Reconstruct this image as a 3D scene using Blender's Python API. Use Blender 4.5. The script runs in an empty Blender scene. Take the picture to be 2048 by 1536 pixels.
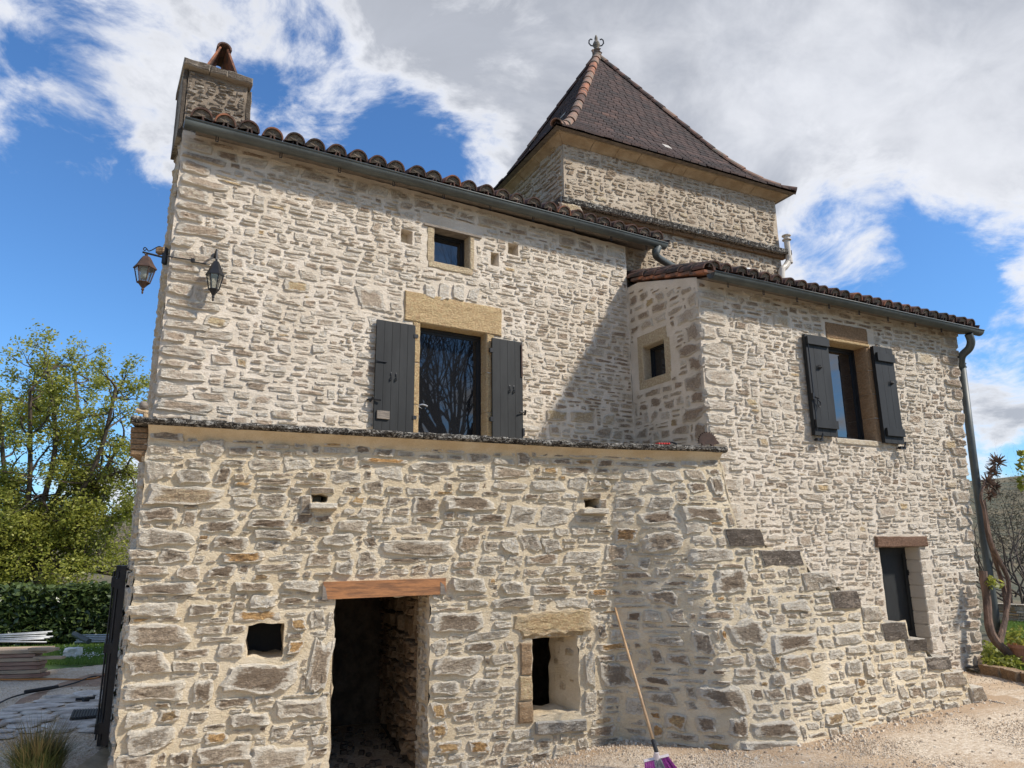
import bpy, math, random
import numpy as np
from mathutils import Vector, Matrix, noise
random.seed(7)
C = bpy.context.scene.collection
SC = bpy.context.scene
PI = math.pi
# ------------------------------------------------------------------ camera, light, exposure
H = 1.7                                   # eye height
FPX, PITCH, ROLL = 1440.0, math.radians(13.2), 0.0103
R0 = Vector((1, 0, 0)); U0 = Vector((0, -math.sin(PITCH), math.cos(PITCH))); F0 = Vector((0, math.cos(PITCH), math.sin(PITCH)))
CR = R0 * math.cos(ROLL) - U0 * math.sin(ROLL)
CU = R0 * math.sin(ROLL) + U0 * math.cos(ROLL)
CAM = Vector((0, 0, H))
cd = bpy.data.cameras.new('camera'); cam = bpy.data.objects.new('camera', cd); C.objects.link(cam)
cd.sensor_width = 36; cd.lens = 36 * FPX / 2048; cd.clip_end = 3000; cd.clip_start = 0.05
M = Matrix.Identity(4)
for i in range(3):
    M[i][0] = CR[i]; M[i][1] = CU[i]; M[i][2] = -F0[i]; M[i][3] = CAM[i]
cam.matrix_world = M
SC.camera = cam
SUN_H = Vector((0.965, -0.262, 0)).normalized(); SUN_EL = math.radians(43.5)
SUNV = Vector((SUN_H.x * math.cos(SUN_EL), SUN_H.y * math.cos(SUN_EL), math.sin(SUN_EL)))
ld = bpy.data.lights.new('sun', 'SUN'); sun = bpy.data.objects.new('sun', ld); C.objects.link(sun)
ld.energy = 4.0; ld.angle = math.radians(3.5); ld.color = (1, 0.935, 0.84)
sun.rotation_mode = 'QUATERNION'; sun.rotation_quaternion = SUNV.to_track_quat('Z', 'Y'); sun.location = SUNV * 60
SC.view_settings.view_transform = 'Standard'; SC.view_settings.look = 'None'
SC.view_settings.exposure = 0.42; SC.view_settings.gamma = 1
SC.view_settings.use_curve_mapping = False
SC.cycles.max_bounces = 6; SC.cycles.transparent_max_bounces = 8

def ray(x, y):
    return (F0 * FPX + CR * (x - 1024) - CU * (y - 768)).normalized()

# ------------------------------------------------------------------ node helpers
class NT:
    def __init__(s, tree): s.t = tree; s.n = tree.nodes; s.l = tree.links
    def node(s, typ, **kw):
        n = s.n.new(typ)
        for k, v in kw.items():
            if k.startswith('in_'):
                key = k[3:]
                key = int(key) if key.isdigit() else key.replace('_', ' ')
                s.set(n.inputs[key], v)
            else: setattr(n, k, v)
        return n
    def set(s, inp, v):
        if isinstance(v, bpy.types.NodeSocket): s.l.new(v, inp)
        else: inp.default_value = v
    def math(s, op, a, b=0.5, clamp=False):
        n = s.n.new('ShaderNodeMath'); n.operation = op; n.use_clamp = clamp
        s.set(n.inputs[0], a); s.set(n.inputs[1], b); return n.outputs[0]
    def vmath(s, op, a, b=(0, 0, 0), scale=None):
        n = s.n.new('ShaderNodeVectorMath'); n.operation = op
        s.set(n.inputs[0], a); s.set(n.inputs[1], b)
        if scale is not None: s.set(n.inputs['Scale'], scale)
        return n.outputs['Value'] if op in ('DOT_PRODUCT', 'LENGTH', 'DISTANCE') else n.outputs[0]
    def noise(s, vec, scale, detail=4, rough=0.55, dist=0.0):
        n = s.n.new('ShaderNodeTexNoise'); s.set(n.inputs['Vector'], vec)
        n.inputs['Scale'].default_value = scale; n.inputs['Detail'].default_value = detail
        n.inputs['Roughness'].default_value = rough; n.inputs['Distortion'].default_value = dist
        return n.outputs['Fac']
    def mix(s, f, a, b, blend='MIX'):
        n = s.n.new('ShaderNodeMix'); n.data_type = 'RGBA'; n.blend_type = blend
        s.set(n.inputs[0], f); s.set(n.inputs[6], a); s.set(n.inputs[7], b); return n.outputs[2]
    def ramp(s, f, stops, interp='LINEAR'):
        n = s.n.new('ShaderNodeValToRGB'); n.color_ramp.interpolation = interp
        e = n.color_ramp.elements
        while len(e) > 1: e.remove(e[0])
        e[0].position = stops[0][0]; e[0].color = c4(stops[0][1])
        for p, c in stops[1:]:
            q = e.new(p); q.color = c4(c)
        s.set(n.inputs[0], f); return n.outputs[0]
    def sstep(s, v, a, b):
        n = s.n.new('ShaderNodeMapRange'); n.interpolation_type = 'SMOOTHSTEP'
        s.set(n.inputs[0], v); n.inputs[1].default_value = a; n.inputs[2].default_value = b
        return n.outputs[0]
def c4(c):
    if isinstance(c, (int, float)): return (c, c, c, 1)
    return (c[0], c[1], c[2], 1)
def newmat(name):
    m = bpy.data.materials.new(name); m.use_nodes = True
    t = NT(m.node_tree); bs = m.node_tree.nodes['Principled BSDF']
    return m, t, bs
def pos(t): return t.node('ShaderNodeNewGeometry').outputs['Position']
def bump(t, bs, h, strength, dist, prev=None):
    b = t.n.new('ShaderNodeBump'); b.inputs['Strength'].default_value = strength; b.inputs['Distance'].default_value = dist
    t.set(b.inputs['Height'], h)
    if prev is not None: t.set(b.inputs['Normal'], prev)
    t.l.new(b.outputs[0], bs.inputs['Normal']); return b.outputs[0]

def stone_mat(name, palette, dark, lime, dark_amt=0.5, lime_amt=0.5, speck=False, lo=0.58):
    m, t, bs = newmat(name)
    at = t.node('ShaderNodeAttribute', attribute_name='tint')
    sep = t.node('ShaderNodeSeparateColor', in_0=at.outputs['Color'])
    r, g, b = sep.outputs
    p = pos(t)
    strat = t.vmath('MULTIPLY', p, (1, 1, 2.6))
    n1 = t.noise(strat, 7, 7, 0.62, 0.4); n2 = t.noise(p, 48, 5, 0.65); n3 = t.noise(strat, 27, 8, 0.74, 0.7)
    base = t.ramp(r, palette)
    base = t.mix(0.5, base, t.ramp(n2, [(0.3, 0.22), (0.5, 0.5), (0.72, 0.95)]), 'OVERLAY')
    # weathering: dark crust in the middle of the face, sized by g
    dk = t.math('ADD', t.math('MULTIPLY', n3, 0.75), t.math('MULTIPLY', n1, 0.55))
    thr = t.math('SUBTRACT', dk, t.math('MULTIPLY', t.math('SUBTRACT', 1.0, g), 0.38))
    dkf = t.math('MULTIPLY', t.sstep(thr, 0.47, 0.585), dark_amt)
    dkf = t.math('MULTIPLY', dkf, t.math('SUBTRACT', 1.0, t.math('MULTIPLY', b, 0.7)))
    col = t.mix(dkf, base, c4(dark))
    lf = t.math('ADD', t.math('MULTIPLY', b, 0.62), t.math('MULTIPLY', t.noise(strat, 13, 6, 0.7, 0.5), 0.75))
    lf = t.math('MULTIPLY', t.sstep(lf, lo, lo + 0.15), lime_amt)
    col = t.mix(lf, col, c4(lime))
    if speck:
        k1 = t.noise(p, 38, 6, 0.75, 0.8); k2 = t.noise(t.vmath('ADD', p, (7, 3, 1)), 30, 6, 0.75, 0.8)
        col = t.mix(t.sstep(k1, 0.48, 0.54), col, c4(dark)); col = t.mix(t.math('MULTIPLY', t.sstep(k2, 0.54, 0.60), 0.85), col, c4(lime))
    t.set(bs.inputs['Base Color'], col)
    bs.inputs['Roughness'].default_value = 0.92; bs.inputs['Specular IOR Level'].default_value = 0.2
    h = t.math('ADD', t.math('MULTIPLY', n3, 1.0), t.math('MULTIPLY', n2, 0.4))
    b1 = bump(t, bs, h, 1.0, 0.045)
    return m
def mortar_mat(name, c1, c2, scale=3.0, bs_=0.5):
    m, t, bs = newmat(name); p = pos(t)
    n = t.noise(p, scale, 6, 0.6); f = t.noise(p, 130, 3, 0.7)
    col = t.mix(t.sstep(n, 0.35, 0.68), c4(c1), c4(c2))
    col = t.mix(0.35, col, t.ramp(f, [(0.3, 0.3), (0.7, 0.8)]), 'OVERLAY')
    t.set(bs.inputs['Base Color'], col); bs.inputs['Roughness'].default_value = 0.95; bs.inputs['Specular IOR Level'].default_value = 0.15
    h = t.math('ADD', t.math('MULTIPLY', f, 0.35), t.noise(t.vmath('MULTIPLY', p, (1, 1, 1.8)), 24, 7, 0.7, 0.5))
    bump(t, bs, h, bs_, 0.026); return m
def plain(name, col, rough=0.6, var=0.25, scale=12, bumps=0.15, bd=0.01, metal=0.0, spec=0.5, stretch=(1, 1, 1), col2=None, detail=5):
    m, t, bs = newmat(name); p = t.vmath('MULTIPLY', pos(t), stretch)
    n = t.noise(p, scale, detail, 0.6)
    c2 = col2 if col2 else tuple(max(0, c * (1 - var)) for c in col)
    cc = t.mix(t.sstep(n, 0.35, 0.65), c4(c2), c4(col))
    f = t.noise(p, scale * 6, 3, 0.7)
    cc = t.mix(min(1, var), cc, t.ramp(f, [(0.3, 0.35), (0.7, 0.68)]), 'OVERLAY')
    t.set(bs.inputs['Base Color'], cc); bs.inputs['Roughness'].default_value = rough
    bs.inputs['Metallic'].default_value = metal; bs.inputs['Specular IOR Level'].default_value = spec
    if bumps: bump(t, bs, t.math('ADD', n, t.math('MULTIPLY', f, 0.4)), bumps, bd)
    return m

MAT = {}
MAT['stone_low'] = stone_mat('stone_lower', [(0.0, (0.38, 0.28, 0.19)), (0.2, (0.49, 0.39, 0.28)), (0.45, (0.61, 0.52, 0.40)), (0.84, (0.71, 0.63, 0.50)), (0.9, (0.56, 0.38, 0.19)), (1.0, (0.56, 0.32, 0.13))],
                             (0.15, 0.11, 0.075), (0.80, 0.715, 0.575), 0.66, 0.95, lo=0.55)
MAT['stone_up'] = stone_mat('stone_upper', [(0.0, (0.52, 0.40, 0.29)), (0.25, (0.64, 0.535, 0.415)), (0.7, (0.73, 0.64, 0.52)), (0.86, (0.75, 0.68, 0.57)), (0.92, (0.64, 0.49, 0.30)), (1.0, (0.64, 0.45, 0.24))],
                            (0.44, 0.33, 0.23), (0.76, 0.68, 0.56), 0.38, 0.95, lo=0.53)
MAT['stone_step'] = stone_mat('stone_step', [(0.0, (0.26, 0.205, 0.155)), (1.0, (0.42, 0.36, 0.29))], (0.07, 0.055, 0.042), (0.72, 0.65, 0.53), 0.9, 0.75, lo=0.62)
MAT['stone_bare_shade'] = stone_mat('stone_unwashed_shade', [(0.0, (0.38, 0.28, 0.20)), (0.5, (0.50, 0.40, 0.30)), (0.86, (0.60, 0.50, 0.38)), (1.0, (0.58, 0.42, 0.22))], (0.24, 0.17, 0.115), (0.70, 0.61, 0.49), 0.6, 0.8)  # unwashed stone; also colours in the shade under the eaves
MAT['stone_tower'] = stone_mat('stone_tower', [(0.0, (0.42, 0.31, 0.21)), (0.5, (0.56, 0.45, 0.33)), (0.85, (0.66, 0.56, 0.43)), (1.0, (0.60, 0.45, 0.26))],
                               (0.22, 0.17, 0.125), (0.64, 0.55, 0.43), 0.5, 0.6)
MAT['wood_old'] = stone_mat('old_lintel', [(0.0, (0.20, 0.115, 0.075)), (1.0, (0.27, 0.165, 0.11))], (0.09, 0.055, 0.04), (0.42, 0.32, 0.24), 0.6, 0.3)
MAT['stone_ledge'] = stone_mat('stone_ledge', [(0.0, (0.20, 0.16, 0.12)), (1.0, (0.34, 0.29, 0.23))], (0.028, 0.024, 0.02), (0.62, 0.58, 0.50), 1.0, 1.0, True)
MAT['stone_chim'] = stone_mat('stone_chimney', [(0.0, (0.16, 0.13, 0.10)), (0.5, (0.30, 0.25, 0.20)), (0.85, (0.42, 0.36, 0.29)), (1.0, (0.66, 0.60, 0.5))],
                               (0.10, 0.08, 0.06), (0.56, 0.49, 0.39), 0.6, 0.7)
MAT['stone_lichen'] = stone_mat('stone_lichen', [(0.0, (0.20, 0.16, 0.12)), (0.6, (0.30, 0.26, 0.21)), (1.0, (0.40, 0.35, 0.29))],
                                (0.05, 0.042, 0.034), (0.55, 0.52, 0.46), 0.9, 0.8)
MAT['stone_gold'] = stone_mat('stone_gold', [(0.0, (0.60, 0.42, 0.22)), (1.0, (0.66, 0.48, 0.27))], (0.36, 0.21, 0.09), (0.70, 0.58, 0.40), 0.5, 0.4)
MAT['stone_brown'] = stone_mat('stone_brown', [(0.0, (0.33, 0.20, 0.11)), (1.0, (0.42, 0.28, 0.16))], (0.2, 0.13, 0.08), (0.60, 0.48, 0.34), 0.5, 0.3)
MAT['mortar_low'] = mortar_mat('mortar_lower', (0.62, 0.495, 0.33), (0.73, 0.61, 0.435), bs_=0.9)
MAT['mortar_up'] = mortar_mat('mortar_upper', (0.62, 0.525, 0.41), (0.73, 0.635, 0.515), bs_=0.8)
MAT['mortar_chim'] = mortar_mat('mortar_chimney', (0.13, 0.105, 0.08), (0.27, 0.215, 0.16))
MAT['mortar_tower'] = mortar_mat('mortar_tower', (0.42, 0.34, 0.25), (0.55, 0.46, 0.35))
MAT['cornice'] = mortar_mat('cornice_stone', (0.38, 0.27, 0.16), (0.52, 0.39, 0.25), 5)
MAT['pale_gold'] = stone_mat('pale_gold_stone', [(0.0, (0.58, 0.44, 0.27)), (1.0, (0.66, 0.54, 0.37))], (0.42, 0.29, 0.16), (0.72, 0.62, 0.47), 0.4, 0.6)
MAT['render_cove'] = mortar_mat('cove_mortar', (0.52, 0.39, 0.23), (0.62, 0.49, 0.32), 4)
MAT['beam'] = plain('oak_beam', (0.38, 0.165, 0.06), 0.6, 0.55, 5, 0.4, 0.006, stretch=(1, 1, 9), col2=(0.19, 0.085, 0.035), detail=8)
MAT['board_grey'] = plain('weathered_board', (0.24, 0.20, 0.16), 0.8, 0.4, 14, 0.3, 0.006, stretch=(1, 1, 6))
MAT['zinc'] = plain('zinc', (0.085, 0.095, 0.088), 0.5, 0.25, 5, 0.03, 0.004, metal=0.1)
MAT['iron'] = plain('black_iron', (0.018, 0.018, 0.02), 0.45, 0.3, 20, 0.1, 0.003, metal=0.3)
MAT['iron_rust'] = plain('rusty_iron', (0.07, 0.035, 0.022), 0.75, 0.4, 20, 0.2, 0.003)
MAT['shutter'] = plain('grey_paint', (0.0215, 0.0225, 0.0225), 0.6, 0.35, 7, 0.12, 0.003, stretch=(1, 1, 0.25), spec=0.3)
MAT['frame'] = plain('dark_frame', (0.014, 0.015, 0.017), 0.35, 0.1, 6, 0.0)
MAT['steel'] = plain('steel', (0.45, 0.46, 0.48), 0.3, 0.1, 6, 0, metal=0.9)
MAT['cream'] = plain('cream_metal', (0.62, 0.55, 0.45), 0.45, 0.15, 6, 0.03)
MAT['white'] = plain('white_stone', (0.78, 0.75, 0.68), 0.8, 0.2, 14, 0.3)
MAT['tile_dark'] = plain('canal_tile', (0.13, 0.065, 0.045), 0.9, 0.6, 9, 0.5, 0.008, col2=(0.035, 0.027, 0.023), detail=8)
MAT['tile_red'] = plain('red_tile', (0.36, 0.14, 0.07), 0.9, 0.6, 9, 0.5, 0.006, col2=(0.10, 0.065, 0.05), detail=8)
MAT['ridge'] = plain('hip_tile', (0.27, 0.145, 0.095), 0.9, 0.6, 9, 0.6, 0.006, col2=(0.15, 0.12, 0.09), detail=8)
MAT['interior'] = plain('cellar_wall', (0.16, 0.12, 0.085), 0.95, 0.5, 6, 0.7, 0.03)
MAT['curtain'] = plain('curtain', (0.22, 0.16, 0.11), 0.9, 0.3, 5, 0.1)
MAT['wood'] = plain('pole_wood', (0.52, 0.33, 0.17), 0.6, 0.3, 14, 0.1, 0.003, stretch=(1, 1, 0.2))
MAT['plastic_white'] = plain('pale_plastic', (0.72, 0.62, 0.58), 0.4, 0.08, 8, 0)
MAT['purple'] = plain('purple_bristle', (0.42, 0.07, 0.34), 0.6, 0.3, 60, 0.1)
MAT['grey_bristle'] = plain('grey_bristle', (0.30, 0.30, 0.30), 0.6, 0.3, 60, 0.1)
MAT['red'] = plain('red_plastic', (0.6, 0.05, 0.04), 0.5, 0.1, 8, 0)
MAT['bark'] = plain('bark', (0.10, 0.075, 0.055), 0.95, 0.5, 9, 0.8, 0.02, stretch=(1, 1, 0.35))
MAT['vine'] = plain('vine_bark', (0.21, 0.13, 0.09), 0.95, 0.5, 14, 0.9, 0.02, stretch=(1, 1, 0.25), col2=(0.09, 0.06, 0.045))
MAT['timber'] = plain('timber', (0.36, 0.23, 0.16), 0.8, 0.4, 5, 0.2, 0.006, stretch=(0.4, 0.4, 5), col2=(0.24, 0.13, 0.09))
MAT['timber_pale'] = plain('timber_pale', (0.45, 0.33, 0.22), 0.8, 0.3, 5, 0.2, 0.006, stretch=(0.4, 0.4, 5))
MAT['rubber'] = plain('black_rubber', (0.02, 0.02, 0.021), 0.75, 0.2, 40, 0.4, 0.004)
MAT['orange'] = plain('orange_hose', (0.45, 0.17, 0.03), 0.5, 0.1, 8, 0)
MAT['terracotta'] = plain('terracotta', (0.42, 0.19, 0.11), 0.8, 0.2, 8, 0.1)
MAT['opal'] = plain('frosted', (0.5, 0.52, 0.5), 0.5, 0.1, 8, 0)
def leafmat(name, a, b, rough=0.55, trans=0.25):
    m, t, bs = newmat(name)
    at = t.node('ShaderNodeAttribute', attribute_name='tint')
    sep = t.node('ShaderNodeSeparateColor', in_0=at.outputs['Color'])
    col = t.mix(sep.outputs[0], c4(a), c4(b)); t.set(bs.inputs['Base Color'], col); bs.inputs['Roughness'].default_value = rough
    tr = t.node('ShaderNodeBsdfTranslucent'); t.set(tr.inputs[0], col)
    mx = t.node('ShaderNodeMixShader', in_0=trans); t.l.new(bs.outputs[0], mx.inputs[1]); t.l.new(tr.outputs[0], mx.inputs[2])
    t.l.new(mx.outputs[0], t.n['Material Output'].inputs[0]); return m
MAT['leaf'] = leafmat('spring_leaf', (0.17, 0.20, 0.03), (0.46, 0.45, 0.09), 0.5, 0.5)
MAT['scrub'] = leafmat('scrub_twigs', (0.10, 0.085, 0.05), (0.24, 0.20, 0.12), 0.8, 0.1)
MAT['galv'] = plain('galvanised', (0.42, 0.43, 0.43), 0.5, 0.25, 8, 0.05, metal=0.4)
MAT['laurel'] = leafmat('laurel_leaf', (0.03, 0.05, 0.016), (0.12, 0.16, 0.045), 0.3, 0.2)
MAT['grass'] = leafmat('grass_blade', (0.08, 0.15, 0.02), (0.20, 0.30, 0.05), 0.6, 0.3)
MAT['sedge'] = leafmat('sedge_blade', (0.06, 0.10, 0.025), (0.24, 0.17, 0.07), 0.6, 0.25)
def glassmat(name, ior, base=(0.01, 0.011, 0.013)):
    m, t, bs = newmat(name)
    bs.inputs['Base Color'].default_value = c4(base); bs.inputs['Roughness'].default_value = 0.015
    bs.inputs['IOR'].default_value = ior; bs.inputs['Specular IOR Level'].default_value = 0.5
    n = t.noise(pos(t), 1.3, 2, 0.5); bump(t, bs, n, 0.12, 0.01); return m
MAT['glass'] = glassmat('window_glass', 1.75)
MAT['glass2'] = glassmat('window_glass_bright', 2.1)
def clearglass():
    m, t, bs = newmat('lantern_glass')
    tr = t.node('ShaderNodeBsdfTransparent', in_0=(0.86, 0.88, 0.86, 1)); gl = t.node('ShaderNodeBsdfGlossy', in_0=(0.8, 0.85, 0.9, 1)); gl.inputs['Roughness'].default_value = 0.12
    mx = t.node('ShaderNodeMixShader', in_0=0.28); t.l.new(tr.outputs[0], mx.inputs[1]); t.l.new(gl.outputs[0], mx.inputs[2])
    t.l.new(mx.outputs[0], t.n['Material Output'].inputs[0]); return m
MAT['clear'] = clearglass()

def tower_tile_mat():
    m, t, bs = newmat('tower_tile')
    at = t.node('ShaderNodeAttribute', attribute_name='tint')
    sep = t.node('ShaderNodeSeparateColor', in_0=at.outputs['Color'])
    p = pos(t)
    col = t.ramp(sep.outputs[0], [(0, (0.022, 0.014, 0.012)), (0.5, (0.058, 0.031, 0.024)), (0.85, (0.10, 0.05, 0.034)), (0.95, (0.18, 0.085, 0.05)), (0.98, (0.42, 0.38, 0.33)), (1, (0.5, 0.46, 0.4))])
    col = t.mix(t.math('MULTIPLY', t.sstep(t.noise(p, 14, 6, 0.7), 0.55, 0.75), 0.35), col, (0.15, 0.12, 0.10, 1))
    t.set(bs.inputs['Base Color'], col); bs.inputs['Roughness'].default_value = 0.9
    bump(t, bs, t.noise(p, 40, 5, 0.6), 0.4, 0.008); return m
MAT['tower_tile'] = tower_tile_mat()

def gravel_mat():
    m, t, bs = newmat('gravel'); p = pos(t)
    v = t.node('ShaderNodeTexVoronoi', in_Scale=55.0); t.set(v.inputs['Vector'], p)
    vs = t.node('ShaderNodeSeparateColor', in_0=v.outputs['Color'])
    col = t.ramp(vs.outputs[0], [(0, (0.40, 0.30, 0.20)), (0.3, (0.51, 0.405, 0.285)), (0.7, (0.60, 0.49, 0.36)), (1, (0.70, 0.60, 0.46))])
    big = t.noise(p, 0.55, 5, 0.6, 0.8); mid = t.noise(p, 2.6, 6, 0.65)
    col = t.mix(t.math('MULTIPLY', t.sstep(t.math('ADD', t.math('MULTIPLY', big, 0.6), t.math('MULTIPLY', mid, 0.5)), 0.52, 0.66), 0.65), col, (0.40, 0.26, 0.14, 1))
    col = t.mix(t.math('MULTIPLY', t.sstep(mid, 0.55, 0.75), 0.35), col, (0.68, 0.56, 0.40, 1))
    at = t.node('ShaderNodeAttribute', attribute_name='tint'); sep = t.node('ShaderNodeSeparateColor', in_0=at.outputs['Color'])
    dirt = t.sstep(t.math('ADD', t.math('MULTIPLY', sep.outputs[0], 0.8), t.math('MULTIPLY', t.noise(p, 5, 7, 0.7), 0.6)), 0.5, 0.95)
    col = t.mix(t.math('MULTIPLY', dirt, 0.8), col, (0.36, 0.235, 0.13, 1))
    t.set(bs.inputs['Base Color'], col); bs.inputs['Roughness'].default_value = 0.95
    h = t.math('ADD', t.math('MULTIPLY', v.outputs['Distance'], -0.9), t.math('MULTIPLY', t.noise(p, 20, 5, 0.7), 0.6))
    bump(t, bs, h, 0.6, 0.008); return m
MAT['gravel'] = gravel_mat()
MAT['lawn'] = plain('lawn_soil', (0.13, 0.20, 0.04), 0.95, 0.5, 3, 0.5, 0.03, col2=(0.09, 0.14, 0.03))
MAT['soil'] = plain('bed_soil', (0.10, 0.075, 0.05), 0.95, 0.5, 8, 0.7, 0.03)
MAT['dirt'] = plain('brown_dirt', (0.34, 0.22, 0.14), 0.95, 0.5, 7, 0.7, 0.02, col2=(0.24, 0.15, 0.09), detail=8)
MAT['flag'] = plain('flagstone', (0.64, 0.575, 0.49), 0.85, 0.5, 4, 0.5, 0.01, col2=(0.33, 0.28, 0.23), detail=8)
MAT['slab'] = plain('slab', (0.52, 0.42, 0.28), 0.85, 0.3, 6, 0.3, 0.008)
MAT['hill'] = plain('hill', (0.15, 0.115, 0.06), 0.95, 0.6, 0.16, 0.8, 1.0, col2=(0.055, 0.06, 0.03), detail=10)

# ------------------------------------------------------------------ mesh helpers
class MB:
    def __init__(s): s.v = []; s.f = []; s.mi = []; s.tint = []; s.smooth = False
    def add(s, vs, fs, mi=0, tint=None):
        b = len(s.v); s.v.extend([tuple(v) for v in vs]); s.f.extend([tuple(b + i for i in f) for f in fs]); s.mi.extend([mi] * len(fs))
        if tint is None: tint = [(0.5, 0.5, 0.0)] * len(vs)
        elif isinstance(tint, tuple): tint = [tint] * len(vs)
        s.tint.extend(tint)
    def hexa(s, q0, q1, mi=0, tint=None):
        vs = list(q0) + list(q1); n = len(q0)
        fs = [tuple(range(n))[::-1], tuple(range(n, 2 * n))] + [(i, (i + 1) % n, n + (i + 1) % n, n + i) for i in range(n)]
        s.add(vs, fs, mi, tint)
    def box(s, c, sx, sy, sz, ax=None, mi=0, tint=None):
        c = Vector(c); X, Y, Z = ax if ax else (Vector((1, 0, 0)), Vector((0, 1, 0)), Vector((0, 0, 1)))
        q = lambda z: [c + X * (a * sx / 2) + Y * (b * sy / 2) + Z * z for a, b in ((-1, -1), (1, -1), (1, 1), (-1, 1))]
        s.hexa(q(-sz / 2), q(sz / 2), mi, tint)
    def tube(s, pts, r, n=8, mi=0, cap=True, tint=None):
        pts = [Vector(p) for p in pts]; N = len(pts)
        rr = r if hasattr(r, '__len__') else [r] * N
        T = (pts[1] - pts[0]).normalized()
        a = T.orthogonal().normalized(); vs = []; fs = []
        for i, p in enumerate(pts):
            t = ((pts[min(i + 1, N - 1)] - pts[max(i - 1, 0)])).normalized()
            a = (a - t * a.dot(t))
            a = a.normalized() if a.length > 1e-6 else t.orthogonal().normalized()
            b = t.cross(a)
            for k in range(n):
                an = 2 * PI * k / n; vs.append(p + (a * math.cos(an) + b * math.sin(an)) * rr[i])
        for i in range(N - 1):
            for k in range(n):
                k2 = (k + 1) % n; fs.append((i * n + k, i * n + k2, (i + 1) * n + k2, (i + 1) * n + k))
        if cap: fs.append(tuple(range(n))[::-1]); fs.append(tuple((N - 1) * n + k for k in range(n)))
        s.add(vs, fs, mi, tint)
    def lathe(s, c, prof, n=12, ax=None, mi=0):
        c = Vector(c); X, Y, Z = ax if ax else (Vector((1, 0, 0)), Vector((0, 1, 0)), Vector((0, 0, 1)))
        vs = []; fs = []
        for r, z in prof:
            for k in range(n):
                an = 2 * PI * (k + 0.5) / n; vs.append(c + (X * math.cos(an) + Y * math.sin(an)) * r + Z * z)
        for i in range(len(prof) - 1):
            for k in range(n):
                k2 = (k + 1) % n; fs.append((i * n + k, i * n + k2, (i + 1) * n + k2, (i + 1) * n + k))
        fs.append(tuple(range(n))[::-1]); fs.append(tuple((len(prof) - 1) * n + k for k in range(n)))
        s.add(vs, fs, mi)
    def build(s, name, mats, parent=None, smooth=False, tint=False):
        me = bpy.data.meshes.new(name); me.from_pydata(s.v, [], s.f)
        if not isinstance(mats, (list, tuple)): mats = [mats]
        for m in mats: me.materials.append(MAT[m] if isinstance(m, str) else m)
        if len(mats) > 1: me.polygons.foreach_set('material_index', s.mi)
        if smooth: me.polygons.foreach_set('use_smooth', [True] * len(s.f))
        if tint:
            a = me.attributes.new('tint', 'FLOAT_COLOR', 'POINT')
            arr = np.ones((len(s.v), 4), dtype=np.float32); arr[:, :3] = np.array(s.tint, dtype=np.float32)
            a.data.foreach_set('color', arr.ravel())
        me.update(); o = bpy.data.objects.new(name, me); C.objects.link(o)
        if parent is not None: o.parent = parent; 
        if parent is not None and parent.type == 'EMPTY': o.matrix_parent_inverse = Matrix.Translation(-parent.location)
        return o
def tag(o, label=None, cat=None, group=None, kind=None):
    if label: o['label'] = label
    if cat: o['category'] = cat
    if group: o['group'] = group
    if kind: o['kind'] = kind
    return o
def thing(name, label, cat, loc=(0, 0, 0), group=None):
    o = bpy.data.objects.new(name, None); C.objects.link(o); o.location = loc; o.empty_display_size = 0.2
    return tag(o, label, cat, group)

def pt(off, vH): return Vector((off * vH * H, vH * H, 0))
# ------------------------------------------------------------------ wall surfaces
class Surf:
    def __init__(s, O, d):
        s.O = Vector((O[0], O[1], 0)); s.d = Vector((d[0], d[1], 0)).normalized(); s.n = Vector((s.d.y, -s.d.x, 0))
    def bulge(s, a, z): return 0.0
    def P(s, a, z, off=0.0):
        return s.O + s.d * a + Vector((0, 0, z)) + s.n * (off + s.bulge(a, z))
    def sz(s, x, y, off=0.0):
        r = ray(x, y); o = off
        for _ in range(8):
            k = ((s.O + s.n * o) - CAM).dot(s.n) / r.dot(s.n)
            p = CAM + r * k; a = (p - s.O).dot(s.d); z = p.z
            o2 = off + s.bulge(a, z)
            if abs(o2 - o) < 1e-4: break
            o = o + (o2 - o) * 0.7
        return a, z
    def hit(s, x, y, off=0.0):
        a, z = s.sz(x, y, off); return s.P(a, z, off)
OM = pt(-0.508, 3.65); IN = pt(0.171, 5.32); MW = Surf(OM, IN - OM); LM = (IN - OM).length
W0 = pt(0.274, 4.64); W1 = pt(0.636, 5.856); WW = Surf(W0, W1 - W0); LW = (W1 - W0).length
WS = Surf(IN, W0 - IN); LS = (W0 - IN).length
A0 = pt(-0.511, 3.5)
T0 = pt(0.0824, 5.22); TW = Surf(T0, (0.896, 0.444)); LT = 2.316 * H
TL = Surf(T0 + Vector((-0.444, 0.896, 0)).normalized() * LT, Vector((0.444, -0.896, 0)))     # tower's left face, runs toward the near corner
GD = Vector((-0.466, 0.885, 0)).normalized()                      # gable direction, going back
DG = 3.0
GU = Surf(OM + GD * DG, -GD); GL = Surf(A0 + GD * 3.3, -GD)

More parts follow.
